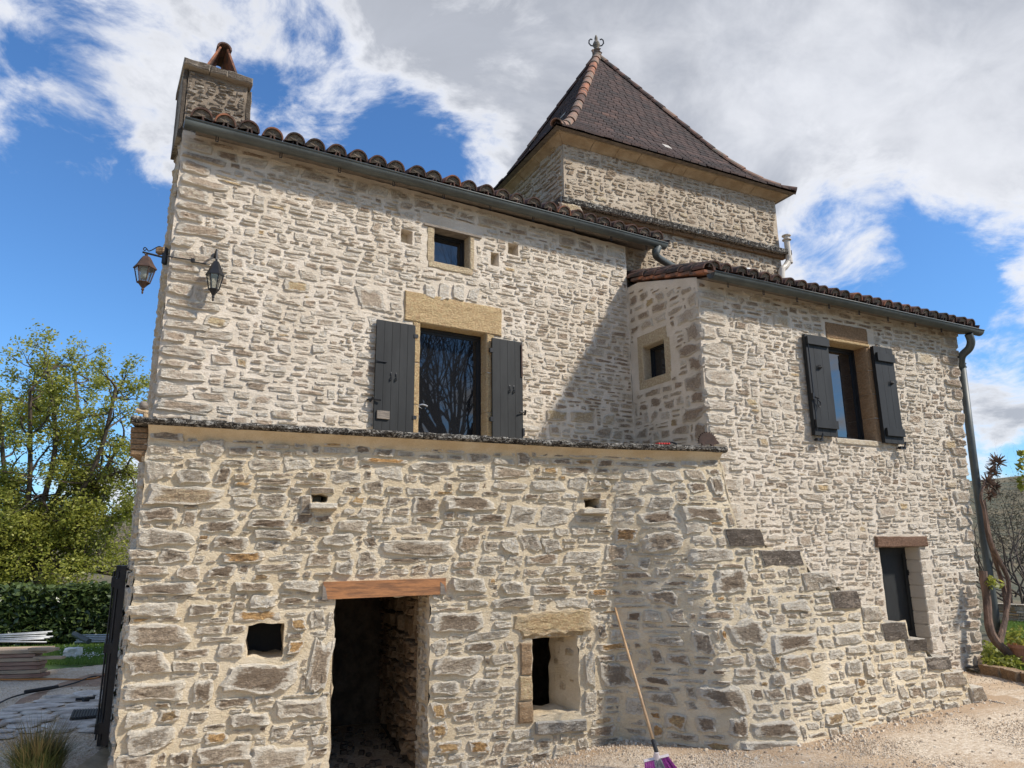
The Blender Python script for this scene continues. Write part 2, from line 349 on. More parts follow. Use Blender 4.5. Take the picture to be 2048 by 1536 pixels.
def ground_z(u, v):
    if u > 1.0: return min(0.24, 0.045 * (u - 1.0))
    if u > -1.2: return -0.32 * (1 - u) / 2.2
    if u > -2.9: return -0.32
    return -0.32 * max(0, 1 - (-2.9 - u) / 0.9)
def ghit(x, y, z=0.0):
    r = ray(x, y)
    for _ in range(6):
        k = (z - H) / r.z; p = CAM + r * k; z = ground_z(p.x, p.y)
    return p
class Terr(Surf):
    ready = False
    def bulge(s, a, z):
        if not s.ready: return 0.0
        zz = min(1.0, max(0.0, z / s.zl))
        return float(np.interp(a, s.ks, s.kb)) * (1 - zz) ** 1.15 + 0.20 * (lambda q: q * q * (3 - 2 * q))(min(1.0, max(0.0, (a - s.ts[0] + .3) / (s.ts[1] - s.ts[0] + .3)))) * min(1, zz * 1.4)
TS = Terr(A0, (0.949, 0.314))
_b = [(1240, 1480), (1350, 1491), (1480, 1503), (1600, 1490), (1700, 1466), (1850, 1428), (1975, 1403)]
ks = []; kb = []
for x, y in _b:
    p = ghit(x, y); ks.append((p - TS.O).dot(TS.d)); kb.append((p - TS.O).dot(TS.n))
TS.zl = TS.sz(860, 875)[1]
kb = [max(0.0, b) for b in kb]; kb[0] = 0.0
ks = [ks[0] - 0.25] + ks + [ks[-1] + 2]; kb = [0.0] + kb + [kb[-1]]
TS.ks, TS.kb = ks, kb
sP1 = TS.sz(1190, 900)[0]; sEnd = TS.sz(1446, 960)[0]
TS.ts = [sP1, sEnd, sEnd + 3]; TS.tb = [0, 0.20, 0.20]
TS.ready = True
ZL = TS.zl
S_END = TS.sz(1960, 1400)[0]
print('bulge', [round(b, 2) for b in kb], 'zl', round(ZL, 2), 'LM', round(LM, 2), 'LW', round(LW, 2))

# ------------------------------------------------------------------ world
W = bpy.data.worlds.new('World'); SC.world = W; W.use_nodes = True
def build_world():
    t = NT(W.node_tree); bg = t.n['Background']
    sky = t.node('ShaderNodeTexSky', sky_type='NISHITA'); sky.sun_disc = False
    sky.sun_elevation = SUN_EL; sky.sun_rotation = math.atan2(SUN_H.x, SUN_H.y)
    sky.air_density = 1.1; sky.dust_density = 0.4; sky.ozone_density = 2.2; sky.altitude = 300
    d = t.node('ShaderNodeTexCoord').outputs['Generated']
    sp = t.node('ShaderNodeSeparateXYZ', in_0=d)
    zc = t.math('ADD', t.math('MAXIMUM', sp.outputs[2], 0.0), 0.62)
    inv = t.math('DIVIDE', 1.0, zc)
    pl = t.vmath('SCALE', d, scale=inv)
    wob = t.node('ShaderNodeTexNoise', in_Scale=2.6, in_Detail=3.0); t.set(wob.inputs['Vector'], pl)
    plw = t.vmath('ADD', pl, t.vmath('SCALE', t.vmath('SUBTRACT', wob.outputs['Color'], (0.5, 0.5, 0.5)), scale=0.22))
    base = t.noise(plw, 2.7, 11, 0.60, 0.15); fine = t.noise(plw, 7.5, 10, 0.64, 0.2)
    off = t.vmath('ADD', plw, tuple(SUNV * 0.06)); base2 = t.noise(off, 2.7, 7, 0.6, 0.15)
    cov = t.math('ADD', t.math('MULTIPLY', base, 1.55), t.math('MULTIPLY', fine, 1.05)); cov = t.math('SUBTRACT', cov, 0.79)
    def blob(x, y, wdt, amt):
        v = ray(x, y); dd = t.vmath('DOT_PRODUCT', d, tuple(v))
        f = t.sstep(dd, math.cos(wdt), 1.0)
        return t.math('MULTIPLY', f, amt)
    acc = cov
    for b in [(1800, 40, 0.62, 0.44), (1450, 260, 0.30, 0.18), (1850, 330, 0.26, 0.14), (300, 60, 0.36, 0.13), (230, 200, .2, .10), (450, 190, .14, .08), (900, 250, 0.17, 0.15), (1000, 60, 0.25, 0.06), (80, 210, 0.16, 0.13),
              (60, 340, 0.12, 0.10), (1660, 575, 0.12, 0.24), (1960, 490, 0.20, 0.20), (2010, 930, 0.16, 0.34), (200, 900, 0.12, 0.24), (310, 380, 0.07, 0.12),
              (120, 560, 0.26, -0.34), (640, 250, 0.16, -0.20), (650, 20, 0.08, -0.16), (110, 140, 0.10, -0.15), (20, 690, .3, -.2), (820, 300, 0.10, -0.14), (880, 350, 0.14, -0.20), (1880, 730, 0.30, -0.46), (1650, 450, 0.18, -0.30), (1790, 480, .16, -.2), (50, 680, 0.2, -0.25), (40, 20, 0.07, -0.05)]:
        acc = t.math('ADD', acc, blob(*b))
    den = t.sstep(acc, 0.46, 0.74)
    thick = t.sstep(acc, 0.60, 0.92)
    mod = t.sstep(t.math('ADD', base2, t.math('MULTIPLY', fine, 0.25)), 0.44, 0.72)
    g = t.math('MULTIPLY', thick, t.math('ADD', t.math('MULTIPLY', mod, 0.85), 0.25), clamp=True)
    cc = t.mix(t.math('MULTIPLY', g, 0.85), (6.6, 6.7, 7.0, 1), (2.9, 3.1, 3.55, 1))
    cc = t.mix(1.0, cc, t.ramp(t.noise(plw, 5, 9, 0.6, 0.4), [(0.25, 0.78), (0.75, 1.0)]), 'MULTIPLY')
    skyc = t.mix(1.0, sky.outputs[0], (0.52, 0.82, 1.12, 1), 'MULTIPLY')
    fin = t.mix(t.math('MULTIPLY', den, 0.96), skyc, cc)
    t.set(bg.inputs[0], fin); bg.inputs[1].default_value = 0.12
build_world()

# ------------------------------------------------------------------ the house
house = thing('stone_house', 'pale rubble stone country house with a square pigeon tower and tiled roofs', 'house', (A0.x, A0.y, 0))
def hpart(mb, name, mat, parent=None, **k):
    return mb.build(name, mat, parent if parent is not None else house, **k)

def fn(p, s): return noise.noise(Vector(p) * s)
def wall_mesh(S, s0, s1, z0, z1, holes, step=0.05, amp=0.008, mask=None, ztop=None, jit=0.0):
    """mortar bed with real openings. holes: (sa,sb,za,zb,depth,(dsa,dsb,dza,dzb) splay)"""
    def lines(a, b, keys):
        L = sorted(set([a, b] + [k for k in keys if a < k < b])); out = []
        for i in range(len(L) - 1):
            n = max(1, int(math.ceil((L[i + 1] - L[i]) / step))); out += [L[i] + (L[i + 1] - L[i]) * j / n for j in range(n)]
        return out + [L[-1]]
    ss = lines(s0, s1, [h[0] for h in holes] + [h[1] for h in holes]); zs = lines(z0, z1, [h[2] for h in holes] + [h[3] for h in holes])
    def JJ(s_, z_): return (S.d * noise.noise(Vector((s_ * 13, z_ * 13, 1.5))) + Vector((0, 0, noise.noise(Vector((s_ * 13, z_ * 13, 7.5)))))) * jit
    mb = MB(); idx = {}
    def vid(i, j):
        if (i, j) not in idx:
            s_, z_ = ss[i], zs[j]
            if ztop: z_ = min(z_, ztop(s_))
            p = S.P(s_, z_) + JJ(s_, z_); p = p + S.n * (amp * (noise.fractal(p * 6, 1.0, 2.0, 3)))
            idx[(i, j)] = len(mb.v); mb.v.append(tuple(p)); mb.tint.append((0.5, 0.5, 0))
        return idx[(i, j)]
    for i in range(len(ss) - 1):
        for j in range(len(zs) - 1):
            cs, cz = (ss[i] + ss[i + 1]) / 2, (zs[j] + zs[j + 1]) / 2
            if any(h[0] < cs < h[1] and h[2] < cz < h[3] for h in holes): continue
            if mask and not mask(cs, cz): continue
            mb.f.append((vid(i, j), vid(i + 1, j), vid(i + 1, j + 1), vid(i, j + 1))); mb.mi.append(0)
    for h in holes:
        a, b, c, d_, dep, sp = h
        m = 6
        fr = [(a, c), (b, c), (b, d_), (a, d_)]
        bk = [(a + sp[0], c + sp[2]), (b + sp[1], c + sp[2]), (b + sp[1], d_ + sp[3]), (a + sp[0], d_ + sp[3])]
        for k in range(4):
            k2 = (k + 1) % 4; vs = []; fs = []
            for q in range(m + 1):
                f = q / m
                for w in range(m + 1):
                    e = w / m
                    s_ = (fr[k][0] * (1 - f) + bk[k][0] * f) * (1 - e) + (fr[k2][0] * (1 - f) + bk[k2][0] * f) * e
                    z_ = (fr[k][1] * (1 - f) + bk[k][1] * f) * (1 - e) + (fr[k2][1] * (1 - f) + bk[k2][1] * f) * e
                    p = S.P(s_, z_, -dep * f)
                    p = p + JJ(s_, z_)
                    if q: p = p + S.n * .0 + Vector((fn(p, 7), fn(p, 8), fn(p, 9))) * (.006 + jit * .8)
                    else: p = p + S.n * (amp * (noise.fractal((S.P(s_, z_) + JJ(s_, z_)) * 6, 1.0, 2.0, 3)))
                    vs.append(p)
            for q in range(m):
                for w in range(m): fs.append((q * (m + 1) + w, (q + 1) * (m + 1) + w, (q + 1) * (m + 1) + w + 1, q * (m + 1) + w + 1))
            mb.add(vs, fs)
    return mb

stones = []      # every rubble stone of the house: dicts
def pack(S, s0, s1, z0, z1, wr, hr, holes, seed, mat, wall, mask=None, pre=(), gap=0.016, prot=(0.008, 0.03), cell=(0.022, 0.012), rt=(0, 0.86), gold=0.04, dk=(0.0, 1.0), drop=0.0, irr=0.12, warp=0.05, msc=1.0):
    rnd = random.Random(seed)
    nx = int((s1 - s0) / cell[0]); nz = int((z1 - z0) / cell[1])
    occ = np.zeros((nx, nz), bool)
    for h in holes:
        a = max(0, int((h[0] - s0) / cell[0])); b = min(nx, int((h[1] - s0) / cell[0]) + 1)
        c = max(0, int((h[2] - z0) / cell[1])); d_ = min(nz, int((h[3] - z0) / cell[1]) + 1)
        if a < b and c < d_: occ[a:b, c:d_] = True
    if mask:
        for i in range(nx):
            for j in range(nz):
                if not mask(s0 + (i + .5) * cell[0], z0 + (j + .5) * cell[1]): occ[i, j] = True
    def emit(sa, sb, za, zb, **k):
        r = rnd.random(); tr = rnd.uniform(*rt) if rnd.random() > gold else rnd.uniform(0.88, 1.0)
        st = dict(S=S, s=(sa + sb) / 2, z=(za + zb) / 2, w=max(0.02, sb - sa), h=max(0.015, zb - za), r=tr, g=rnd.uniform(*dk), p=rnd.uniform(*prot), mat=mat, wall=wall, seed=rnd.random() * 1000, rot=rnd.uniform(-0.05, 0.05), irr=irr)
        st.update(k); stones.append(st)
    for q in pre:
        sa, sb, za, zb = q[:4]; k = q[4] if len(q) > 4 else {}
        a = max(0, int((sa - s0) / cell[0])); b = min(nx, int((sb - s0) / cell[0]) + 1)
        c = max(0, int((za - z0) / cell[1])); d_ = min(nz, int((zb - z0) / cell[1]) + 1)
        if a < b and c < d_: occ[a:b, c:d_] = True
        emit(sa, sb, za, zb, **k)
    def trim(i0, i1, j0, j1):
        i0, i1, j0, j1 = max(0, i0), min(nx, i1), max(0, j0), min(nz, j1)
        while i1 - i0 >= 2 and j1 - j0 >= 2:
            sub = occ[i0:i1, j0:j1]
            if not sub.any(): return i0, i1, j0, j1
            e = [sub[0].mean(), sub[-1].mean(), sub[:, 0].mean() * 0.98, sub[:, -1].mean() * 0.98]; k = int(np.argmax(e))
            if e[k] == 0: return None
            if k == 0: i0 += 1
            elif k == 1: i1 -= 1
            elif k == 2: j0 += 1
            else: j1 -= 1
        return None
    mh = (hr[0] + hr[1]) / 2
    def place(sa, sb, za, zb, mw=0.05, mz=0.028, **k):
        t_ = trim(int((sa - s0) / cell[0]), int((sb - s0) / cell[0]), int((za - z0) / cell[1]), int((zb - z0) / cell[1]))
        if t_ is None: return
        a, b, c, d_ = t_
        if (b - a) * cell[0] < mw * msc or (d_ - c) * cell[1] < mz * msc: return
        occ[a:b, c:d_] = True
        if rnd.random() < drop: return
        g1 = gap * rnd.uniform(0.5, 1.3); g2 = gap * rnd.uniform(0.4, 1.15)
        emit(s0 + a * cell[0] + g1 / 2, s0 + b * cell[0] - g1 / 2, z0 + c * cell[1] + g2 / 2, z0 + d_ * cell[1] - g2 / 2, **k)
    z = z0
    while z < z1:
        Hc = rnd.triangular(hr[0], hr[1], hr[0] + (hr[1] - hr[0]) * 0.4) * (1.45 if rnd.random() < .12 else 1); s_ = s0 - rnd.uniform(0, wr[1])
        while s_ < s1:
            w = rnd.triangular(wr[0], wr[1], wr[0] + (wr[1] - wr[0]) * 0.35) * (0.75 + 0.5 * (Hc - hr[0]) / max(.001, hr[1] - hr[0]))
            wz = warp * noise.noise(Vector(((s_ + w / 2) * 0.8, z * 1.1, seed))); za, zb = z + wz, z + wz + Hc
            q = rnd.random()
            if q < 0.14: zb += mh * rnd.uniform(0.35, 0.8); place(s_, s_ + w * 0.8, za, zb); w *= 0.8
            elif q < 0.40 and Hc > hr[0] * 1.5:
                f = rnd.uniform(0.35, 0.65); place(s_, s_ + w, za, za + Hc * f); c_ = rnd.uniform(.3, .7) if rnd.random() < .4 else 1
                place(s_, s_ + w * c_, za + Hc * f, zb)
                if c_ < 1: place(s_ + w * c_, s_ + w, za + Hc * f, zb)
            else: place(s_, s_ + w, za + rnd.uniform(-.008, .008), zb + rnd.uniform(-.008, .008))
            s_ += w
        z += Hc
    for j in range(0, nz, 1):            # gallets in the gaps left over
        i = 0
        while i < nx:
            if occ[i, j]: i += 1; continue
            w = int(rnd.uniform(wr[0] * .5, wr[0] * 1.6) / cell[0]); h_ = int(rnd.uniform(hr[0], hr[0] * 1.8) / cell[1])
            place(s0 + i * cell[0], s0 + (i + max(2, w)) * cell[0], z0 + j * cell[1], z0 + (j + max(2, h_)) * cell[1], 0.05, 0.036); i += max(2, w)
def stone_geo(mb, st, mi=0, maxn=None):
    S = st['S']; w, h = st['w'], st['h']; sd = st['seed']
    nx = max(4, min(13, int(w / 0.026) + 2)); nz = max(4, min(9, int(h / 0.017) + 2))
    if st['wall'] == 'low': nx = max(5, min(20, int(w / 0.016) + 2)); nz = max(4, min(12, int(h / 0.012) + 2))
    if maxn: nx = min(nx, maxn[0]); nz = min(nz, maxn[1])
    cr, sr = math.cos(st['rot']), math.sin(st['rot']); irr = st['irr']
    kx = [1 + 0.10 * math.sin(sd + k) for k in range(4)]
    vs = []; tt = []; fs = []
    rr = 0.02 + 0.09 * ((sd * 7.3) % 1); tilt = 0.6 * (((sd * 3.7) % 1) - 0.5); tiltx = 0.6 * (((sd * 5.1) % 1) - 0.5)
    for i in range(nx + 1):
        for j in range(nz + 1):
            X = -1 + 2 * i / nx; Z = -1 + 2 * j / nz
            X = math.copysign(abs(X) ** 0.8, X); Z = math.copysign(abs(Z) ** 0.75, Z)
            e = max(abs(X), abs(Z))
            x = X * math.sqrt(max(0, 1 - rr * 2 * Z * Z * abs(X))); z = Z * math.sqrt(max(0, 1 - rr * 2 * X * X * abs(Z)))
            n1 = noise.noise(Vector((X * 1.3 + sd, Z * 1.3, sd * 0.37))); n2 = noise.noise(Vector((X * 1.3, Z * 1.3 + sd, sd * 0.71)))
            n3 = noise.noise(Vector((X * 3.7 + sd, Z * 3.7, sd * 1.7))); n4 = noise.noise(Vector((X * 4.1, Z * 4.1 + sd, sd * 2.3)))
            tp_ = 1 + (((sd * 11.3) % 1) - .5) * .5 * X; sh_ = (((sd * 17.9) % 1) - .5) * .35 * Z * min(w, h)
            x = x * w / 2 + sh_ + (n1 + n3 * .55) * min(w, h * 2) * irr * 0.9; z = z * h / 2 * tp_ + (n2 + n4 * .6) * h * irr * 1.4
            x2 = x * cr - z * sr; z2 = z * cr + x * sr
            s_, z_ = st['s'] + x2, st['z'] + z2
            if e > 0.999: off = -0.018
            else:
                prof = (1 - max(0, (e - 0.6) / 0.4) ** 4)
                rg = noise.fractal(Vector((s_ * 12 + sd, z_ * 42, sd)), 0.7, 2.1, 4)
                off = st['p'] * (0.45 + 0.55 * prof) * (1 + tilt * Z + tiltx * X) + rg * 0.011
                off = max(off, 0.001)
            vs.append(S.P(s_, z_, off)); tt.append((st['r'], st['g'], min(1, e ** 2.2)))
    for i in range(nx):
        for j in range(nz):
            a = i * (nz + 1) + j; fs.append((a, a + nz + 1, a + nz + 2, a + 1))
    mb.add(vs, fs, mi, tt)

def rect(S, x0, y0, x1, y1, off=0.0):
    """pixel rectangle -> (sa,sb,za,zb) on a surface"""
    a = S.sz(x0, y0, off); b = S.sz(x1, y0, off); c = S.sz(x1, y1, off); d_ = S.sz(x0, y1, off)
    return ((a[0] + d_[0]) / 2, (b[0] + c[0]) / 2, (c[1] + d_[1]) / 2, (a[1] + b[1]) / 2)

# ---- terrace wall with door, holes and the sloping stair flank
dk = dict(g=1.0); D = lambda **k: k
feat_low = [
 (251,1246,386,1294,D(r=.12,g=.55)),(248,1303,338,1352,D(r=.1,g=.6)),(240,1362,374,1403,D(r=.2,g=.6)),(386,1359,426,1406,D(r=.1,g=.95)),(444,1322,598,1389,D(r=.05,g=.95)),(433,1285,490,1317,D(r=.3,g=.3)),
 (252,1421,306,1451),(316,1418,360,1442,D(g=.8)),(246,1454,353,1504,D(g=.8)),(229,1507,306,1545),(338,1501,386,1531,D(g=.8)),(389,1487,505,1525,D(g=.7)),(407,1463,457,1487,D(r=.95,g=.1)),
 (255,1098,315,1119),(317,1099,383,1126,D(g=.7)),(264,1129,341,1151,D(g=.2)),(353,1130,404,1160,D(g=.3)),(416,1130,472,1157,D(g=.9,r=.1)),(258,1166,395,1190,D(g=1)),(374,1208,436,1231,D(g=1)),(252,1205,359,1234,D(r=.7,g=.2)),
 (297,860,369,882,D(r=.2)),(400,878,450,914,D(r=.5,g=.3)),(290,922,347,961,D(r=.5)),(351,939,422,967),(287,971,448,1009,D(r=.88,g=.7)),(279,1015,359,1043,D(g=.7)),(398,1017,472,1037,D(g=.7)),(400,1041,480,1066,D(r=.1,g=.8)),(272,1058,392,1094,D(r=.5,g=.75)),(426,1072,500,1100,D(r=.1,g=.7)),
 (823,993,879,1028,D(g=.9,r=.1)),(887,993,990,1022,D(g=.9,r=.1)),(670,1039,736,1066,D(r=.3)),(643,1068,711,1093,D(g=.8)),(757,1082,912,1113,D(g=.6,r=.2)),(440,1103,531,1126,D(g=.6)),(505,1060,583,1078,D(g=.7)),(490,1037,583,1058,D(g=.8)),
 (916,964,960,985),(1003,1076,1038,1107,D(g=.5)),(1084,1078,1123,1105,D(g=.6)),(902,1153,974,1186,D(g=.95)),(1003,1163,1049,1190,D(g=1)),(1061,1171,1144,1188,D(g=.5)),(858,1223,972,1264,D(r=.15,g=.9)),(982,1194,1071,1215,D(g=.9)),(929,1283,991,1304,D(g=1)),(862,1310,962,1351,D(r=.3,g=.6)),(862,1362,920,1389,D(g=.9)),(943,1357,999,1380,D(g=.8)),(862,1403,891,1438,D(r=.93,g=.3)),(871,1480,924,1505,D(r=.93,g=.3)),(937,1478,980,1507,D(r=.97,g=.4)),(862,1445,895,1472,D(r=.93,g=.3)),
 (618,1277,662,1382,D(r=.1,g=.5)),(552,1395,658,1438,D(r=.35,g=.15)),(459,1426,541,1451,D(g=.9)),(498,1492,615,1540,D(r=.3,g=.5)),(465,1163,546,1182,D(g=.8)),(564,1161,640,1182,D(g=.4)),(498,1188,556,1215,D(g=.5)),(1201,1327,1266,1377,D(g=.9,r=.3)),
 (1281,1064,1369,1104,D(r=.15,g=.6)),(1358,1012,1447,1042,D(r=.1,g=1)),(1418,952,1446,991,D(r=.2,g=1)),(1426,1138,1495,1190,D(r=.1,g=.9)),(1627,1143,1668,1178,D(g=.9)),(1456,1241,1529,1292,D(r=.3,g=1)),(1537,1264,1636,1303,D(r=.05,g=.9)),(1561,1307,1621,1339,D(r=.05,g=.2)),
 (1401,1371,1497,1424,D(g=.95,r=.2)),(1388,1431,1431,1465,D(g=.7,r=.1)),(1456,1431,1495,1478,D(g=.9)),(1501,1441,1597,1476,D(g=1,r=.1)),(1478,1479,1601,1503,D(g=1)),(1584,1358,1627,1399,D(r=.1,g=.8)),(1648,1424,1687,1448,D(r=.9,g=.9)),(1516,1307,1546,1335,D(g=.8)),(1384,1260,1422,1311,D(g=.6,r=.2)),(1296,1271,1367,1292,D(g=.6)),(1294,1181,1354,1209,D(g=.5,r=.1)),(1285,1219,1324,1245,D(g=.4)),(1334,1215,1371,1247,D(r=.4,g=.5)),(1292,1384,1354,1412,D(g=.8)),(1883,1403,1917,1427,D(g=1)),
 (1540,1345,1570,1372,D(g=.8)),(1690,1318,1722,1352,D(g=.8)),(1728,1320,1748,1355,D(r=.85)),(1660,1370,1712,1390),(1690,1290,1735,1308,D(g=.3)),(1430,1310,1490,1330,D(g=.4)),(1328,1425,1372,1460,D(r=.9,g=.6)),(1301,1445,1325,1475,D(r=.97,g=.3)),(1775,1425,1800,1460,D(g=1)),(1560,1200,1618,1222,D(g=.2)),(1168,1300,1190,1372,D(r=.7,g=.3)),(1168,1378,1192,1425,D(r=.5,g=.5)),(582,1235,612,1262,D(r=.95,g=.2)),(575,1280,606,1308,D(r=.97,g=.3))]
lowpre = []
for q in feat_low:
    k = dict(q[4]) if len(q) > 4 else {}
    a = rect(TS, *q[:4]); k.setdefault('p', 0.035 if (a[1] - a[0]) > 0.3 else 0.028); k['feature'] = True
    lowpre.append((a[0], a[1], a[2], a[3], k))
hd = rect(TS, 664, 1193, 858, 1536); door_h = (hd[0], hd[1], -0.5, hd[3], 0.55, (0, 0.0, 0, 0))
hh_ = rect(TS, 494, 1248, 566, 1314); hole_h = (*hh_, 0.5, (0.0, 0, 0, 0))
nn = rect(TS, 1064, 1272, 1158, 1427); niche_h = (*nn, 0.42, (0.0, -0.13, 0.0, 0))
p1 = rect(TS, 622, 988, 656, 1006); pig1 = (*p1, 0.35, (0.02, -0.02, 0, 0))
p2 = rect(TS, 1170, 998, 1198, 1016); pig2 = (*p2, 0.35, (0.02, -0.02, 0, 0))
low_holes = [door_h, hole_h, niche_h, pig1, pig2]
# stair profile: steps as pixel points -> height at s
prof_px = [(1448, 960), (1452, 1055), (1524, 1056), (1526, 1098), (1603, 1100), (1606, 1143), (1664, 1143), (1668, 1180), (1717, 1181), (1722, 1212), (1760, 1213), (1766, 1244), (1812, 1245), (1815, 1276), (1850, 1278), (1854, 1312), (1896, 1314), (1900, 1343), (1930, 1345), (1944, 1375), (1972, 1400)]
prof = [TS.sz(*p) for p in prof_px]
def stair_z(s):
    if s <= prof[0][0]: return ZL - 0.02
    return float(np.interp(s, [p[0] for p in prof], [p[1] for p in prof]))
S_END = prof[-1][0]
terr_mask = lambda s, z: z < stair_z(s)
mb = wall_mesh(TS, 0, S_END, -0.55, ZL - 0.03, low_holes, 0.045, 0.010, terr_mask, jit=0.022)
w_low = hpart(mb, 'terrace_wall', 'mortar_low', smooth=True)
rect_lint = rect(TS, 646, 1158, 890, 1190)
res = [(rect_lint[0] - .02, rect_lint[1] + .02, rect_lint[2], rect_lint[3] + .02)]
for q in [(1030, 1222, 1185, 1272), (1034, 1275, 1066, 1447), (1066, 1425, 1172, 1464), (612, 975, 672, 1022), (1158, 985, 1212, 1028)]:
    res.append(rect(TS, *q))
stepdefs = [(1452, 1057, 1524, 1093), (1522, 1100, 1603, 1132), (1606, 1145, 1662, 1180), (1663, 1181, 1717, 1217), (1723, 1213, 1760, 1241), (1764, 1245, 1812, 1281), (1813, 1277, 1850, 1303), (1852, 1313, 1900, 1341), (1885, 1343, 1928, 1371), (1940, 1372, 1966, 1402), (1945, 1401, 1977, 1428)]
for q in stepdefs: res.append(rect(TS, *q))
pack(TS, 0.0, S_END - 0.05, -0.45, ZL - 0.07, (0.13, 0.42), (0.055, 0.135), [h[:4] for h in low_holes] + res, 11, 'stone_low', 'low', lambda s, z: z < stair_z(s) - 0.04 and z > ground_z(*TS.P(s, 0)[:2]) - 0.05, lowpre, gap=0.019, prot=(0.006, 0.022), gold=0.05, irr=0.125, drop=0.02, dk=(.15, .92))
# step blocks: real steps behind the flank, each a tread across to the wing wall
steps_mb = []
def stone_block(mb, S, sa, sb, za, zb, o0, o1, tint=(0.3, 0.9, 0.1), n=(5, 3), amp=0.012, mi=0):
    """a rough block on a surface, gridded front face at offset o1 with worn edges, going back to o0"""
    nx = max(n[0], min(16, int((sb - sa) / .05))) + 2; nz = max(n[1], min(10, int((zb - za) / .05))) + 2; sd = sa * 13 + za * 7
    hw, hh2 = (sb - sa) / 2, (zb - za) / 2; cs, cz = (sa + sb) / 2, (za + zb) / 2
    ex_, ez_ = min(.35, .010 / hw), min(.35, .010 / hh2)
    gx = [-1, -1 + ex_] + [-1 + ex_ + (2 - 2 * ex_) * i / (nx - 2) for i in range(1, nx - 2)] + [1 - ex_, 1]
    gz = [-1, -1 + ez_] + [-1 + ez_ + (2 - 2 * ez_) * i / (nz - 2) for i in range(1, nz - 2)] + [1 - ez_, 1]
    vs = []; tt = []; fs = []; m = len(gz)
    def jit(s_, z_, o): return S.n * (noise.fractal(Vector((s_ * 9 + sd, z_ * 13, o * 3)), .9, 2, 3) * amp) + S.d * (noise.noise(Vector((s_ * 11, z_ * 11, sd))) * amp * .6) + Vector((0, 0, 1)) * (noise.noise(Vector((s_ * 8 + 5, z_ * 11, sd))) * amp * .6)
    for X in gx:
        for Z in gz:
            ed = max(abs(X), abs(Z)) > .999; s_, z_ = cs + X * hw, cz + Z * hh2
            vs.append(S.P(s_, z_, o1 - (.011 if ed else 0)) + jit(s_, z_, 0)); tt.append((tint[0], tint[1], min(1, tint[2] + (.45 if ed else 0))))
    for i in range(len(gx) - 1):
        for j in range(m - 1): a = i * m + j; fs.append((a, a + m, a + m + 1, a + 1))
    per = [(i, 0) for i in range(len(gx))] + [(len(gx) - 1, j) for j in range(1, m)] + [(i, m - 1) for i in range(len(gx) - 2, -1, -1)] + [(0, j) for j in range(m - 2, 0, -1)]
    b = len(vs); L = len(per)
    for i, j in per:
        s_, z_ = cs + gx[i] * hw, cz + gz[j] * hh2; vs.append(S.P(s_, z_, o0) + jit(s_, z_, 0) * .5); tt.append(tint)
    for k in range(L):
        k2 = (k + 1) % L; p0 = per[k][0] * m + per[k][1]; p1_ = per[k2][0] * m + per[k2][1]; fs.append((p0, b + k, b + k2, p1_))
    fs.append(tuple(b + k for k in range(L)))
    mb.add(vs, fs, mi, tt)
for q in stepdefs:
    a = rect(TS, *q); m_ = MB(); stone_block(m_, TS, a[0], a[1], a[2], a[3], -0.75 if q[0] > 1600 else -0.45, random.uniform(.018, .036), (random.uniform(.1, .45), random.uniform(.65, 1.0), 0.3), n=(6, 4), amp=0.020)
    hpart(m_, 'step_stone', 'stone_step' if q[0] in (1452, 1522, 1663, 1764, 1813, 1852, 1945) else 'stone_low', tint=True)
# return of the terrace wall at its right end and back of the flank (closes the volume)
m_ = MB()
e0 = TS.P(prof[0][0], 0, 0); zz = ZL - 0.03
def quadgrid(m_, a, b, c, d_, n=8, amp=0.0, mi=0):
    vs = []; fs = []
    for i in range(n + 1):
        for j in range(n + 1):
            u_, v_ = i / n, j / n
            p = (a * (1 - u_) + b * u_) * (1 - v_) + (d_ * (1 - u_) + c * u_) * v_
            if amp: p = p + Vector((fn(p, 5), fn(p + Vector((9, 0, 0)), 5), fn(p + Vector((0, 9, 0)), 5))) * amp
            vs.append(p)
    for i in range(n):
        for j in range(n): q = i * (n + 1) + j; fs.append((q, q + n + 1, q + n + 2, q + 1))
    m_.add(vs, fs, mi)
ps = prof[0][0]
zr = prof[1][1] - 0.06
quadgrid(m_, TS.P(ps, zr), TS.P(ps, zr, -1.1), TS.P(ps, zz, -1.1), TS.P(ps, zz), 8, 0.004)
# sloping top of the flank
N = 24
for i in range(N):
    sa = ps + (S_END - ps) * i / N; sb = ps + (S_END - ps) * (i + 1) / N
    za = stair_z(sa + 0.01) - 0.05; zb = stair_z(sb) - 0.05
    m_.add([TS.P(sa, za), TS.P(sb, zb), TS.P(sb, zb, -0.95), TS.P(sa, za, -0.95)], [(0, 1, 2, 3)])
m_.add([TS.P(S_END, -0.1), TS.P(S_END, -0.1, -0.9), TS.P(S_END, stair_z(S_END) - 0.05, -0.9), TS.P(S_END, stair_z(S_END) - 0.05)], [(0, 1, 2, 3)])
hpart(m_, 'stair_core', 'mortar_low')

# ---- gable walls at the left
roof_pitch = math.tan(math.radians(16))
eL = MW.sz(365, 262, 0.0)[1]; eR = MW.sz(1262, 500, 0)[1]
print('eave z', eL, eR)
ZE = (eL + eR) / 2
m_ = wall_mesh(GL, 0, 3.3, -0.45, ZL, [], 0.1, 0.012)
hpart(m_, 'gable_wall', 'mortar_low', smooth=True)
gtop = lambda s: min(ZE + (DG - s) * roof_pitch, 4.7 + s * 1.12)
m_ = wall_mesh(GU, 0, DG, ZL - 0.05, ZE + 0.05 + 2.2 * roof_pitch, [], 0.1, 0.012, lambda s, z: z < .12 + gtop(s), ztop=gtop)
hpart(m_, 'gable_wall', 'mortar_up', smooth=True)
pack(GL, 0.0, 3.28, 0, ZL - 0.05, (0.2, 0.4), (0.08, 0.17), [], 3, 'stone_low', 'gable', gap=0.03, prot=(0.01, 0.04))
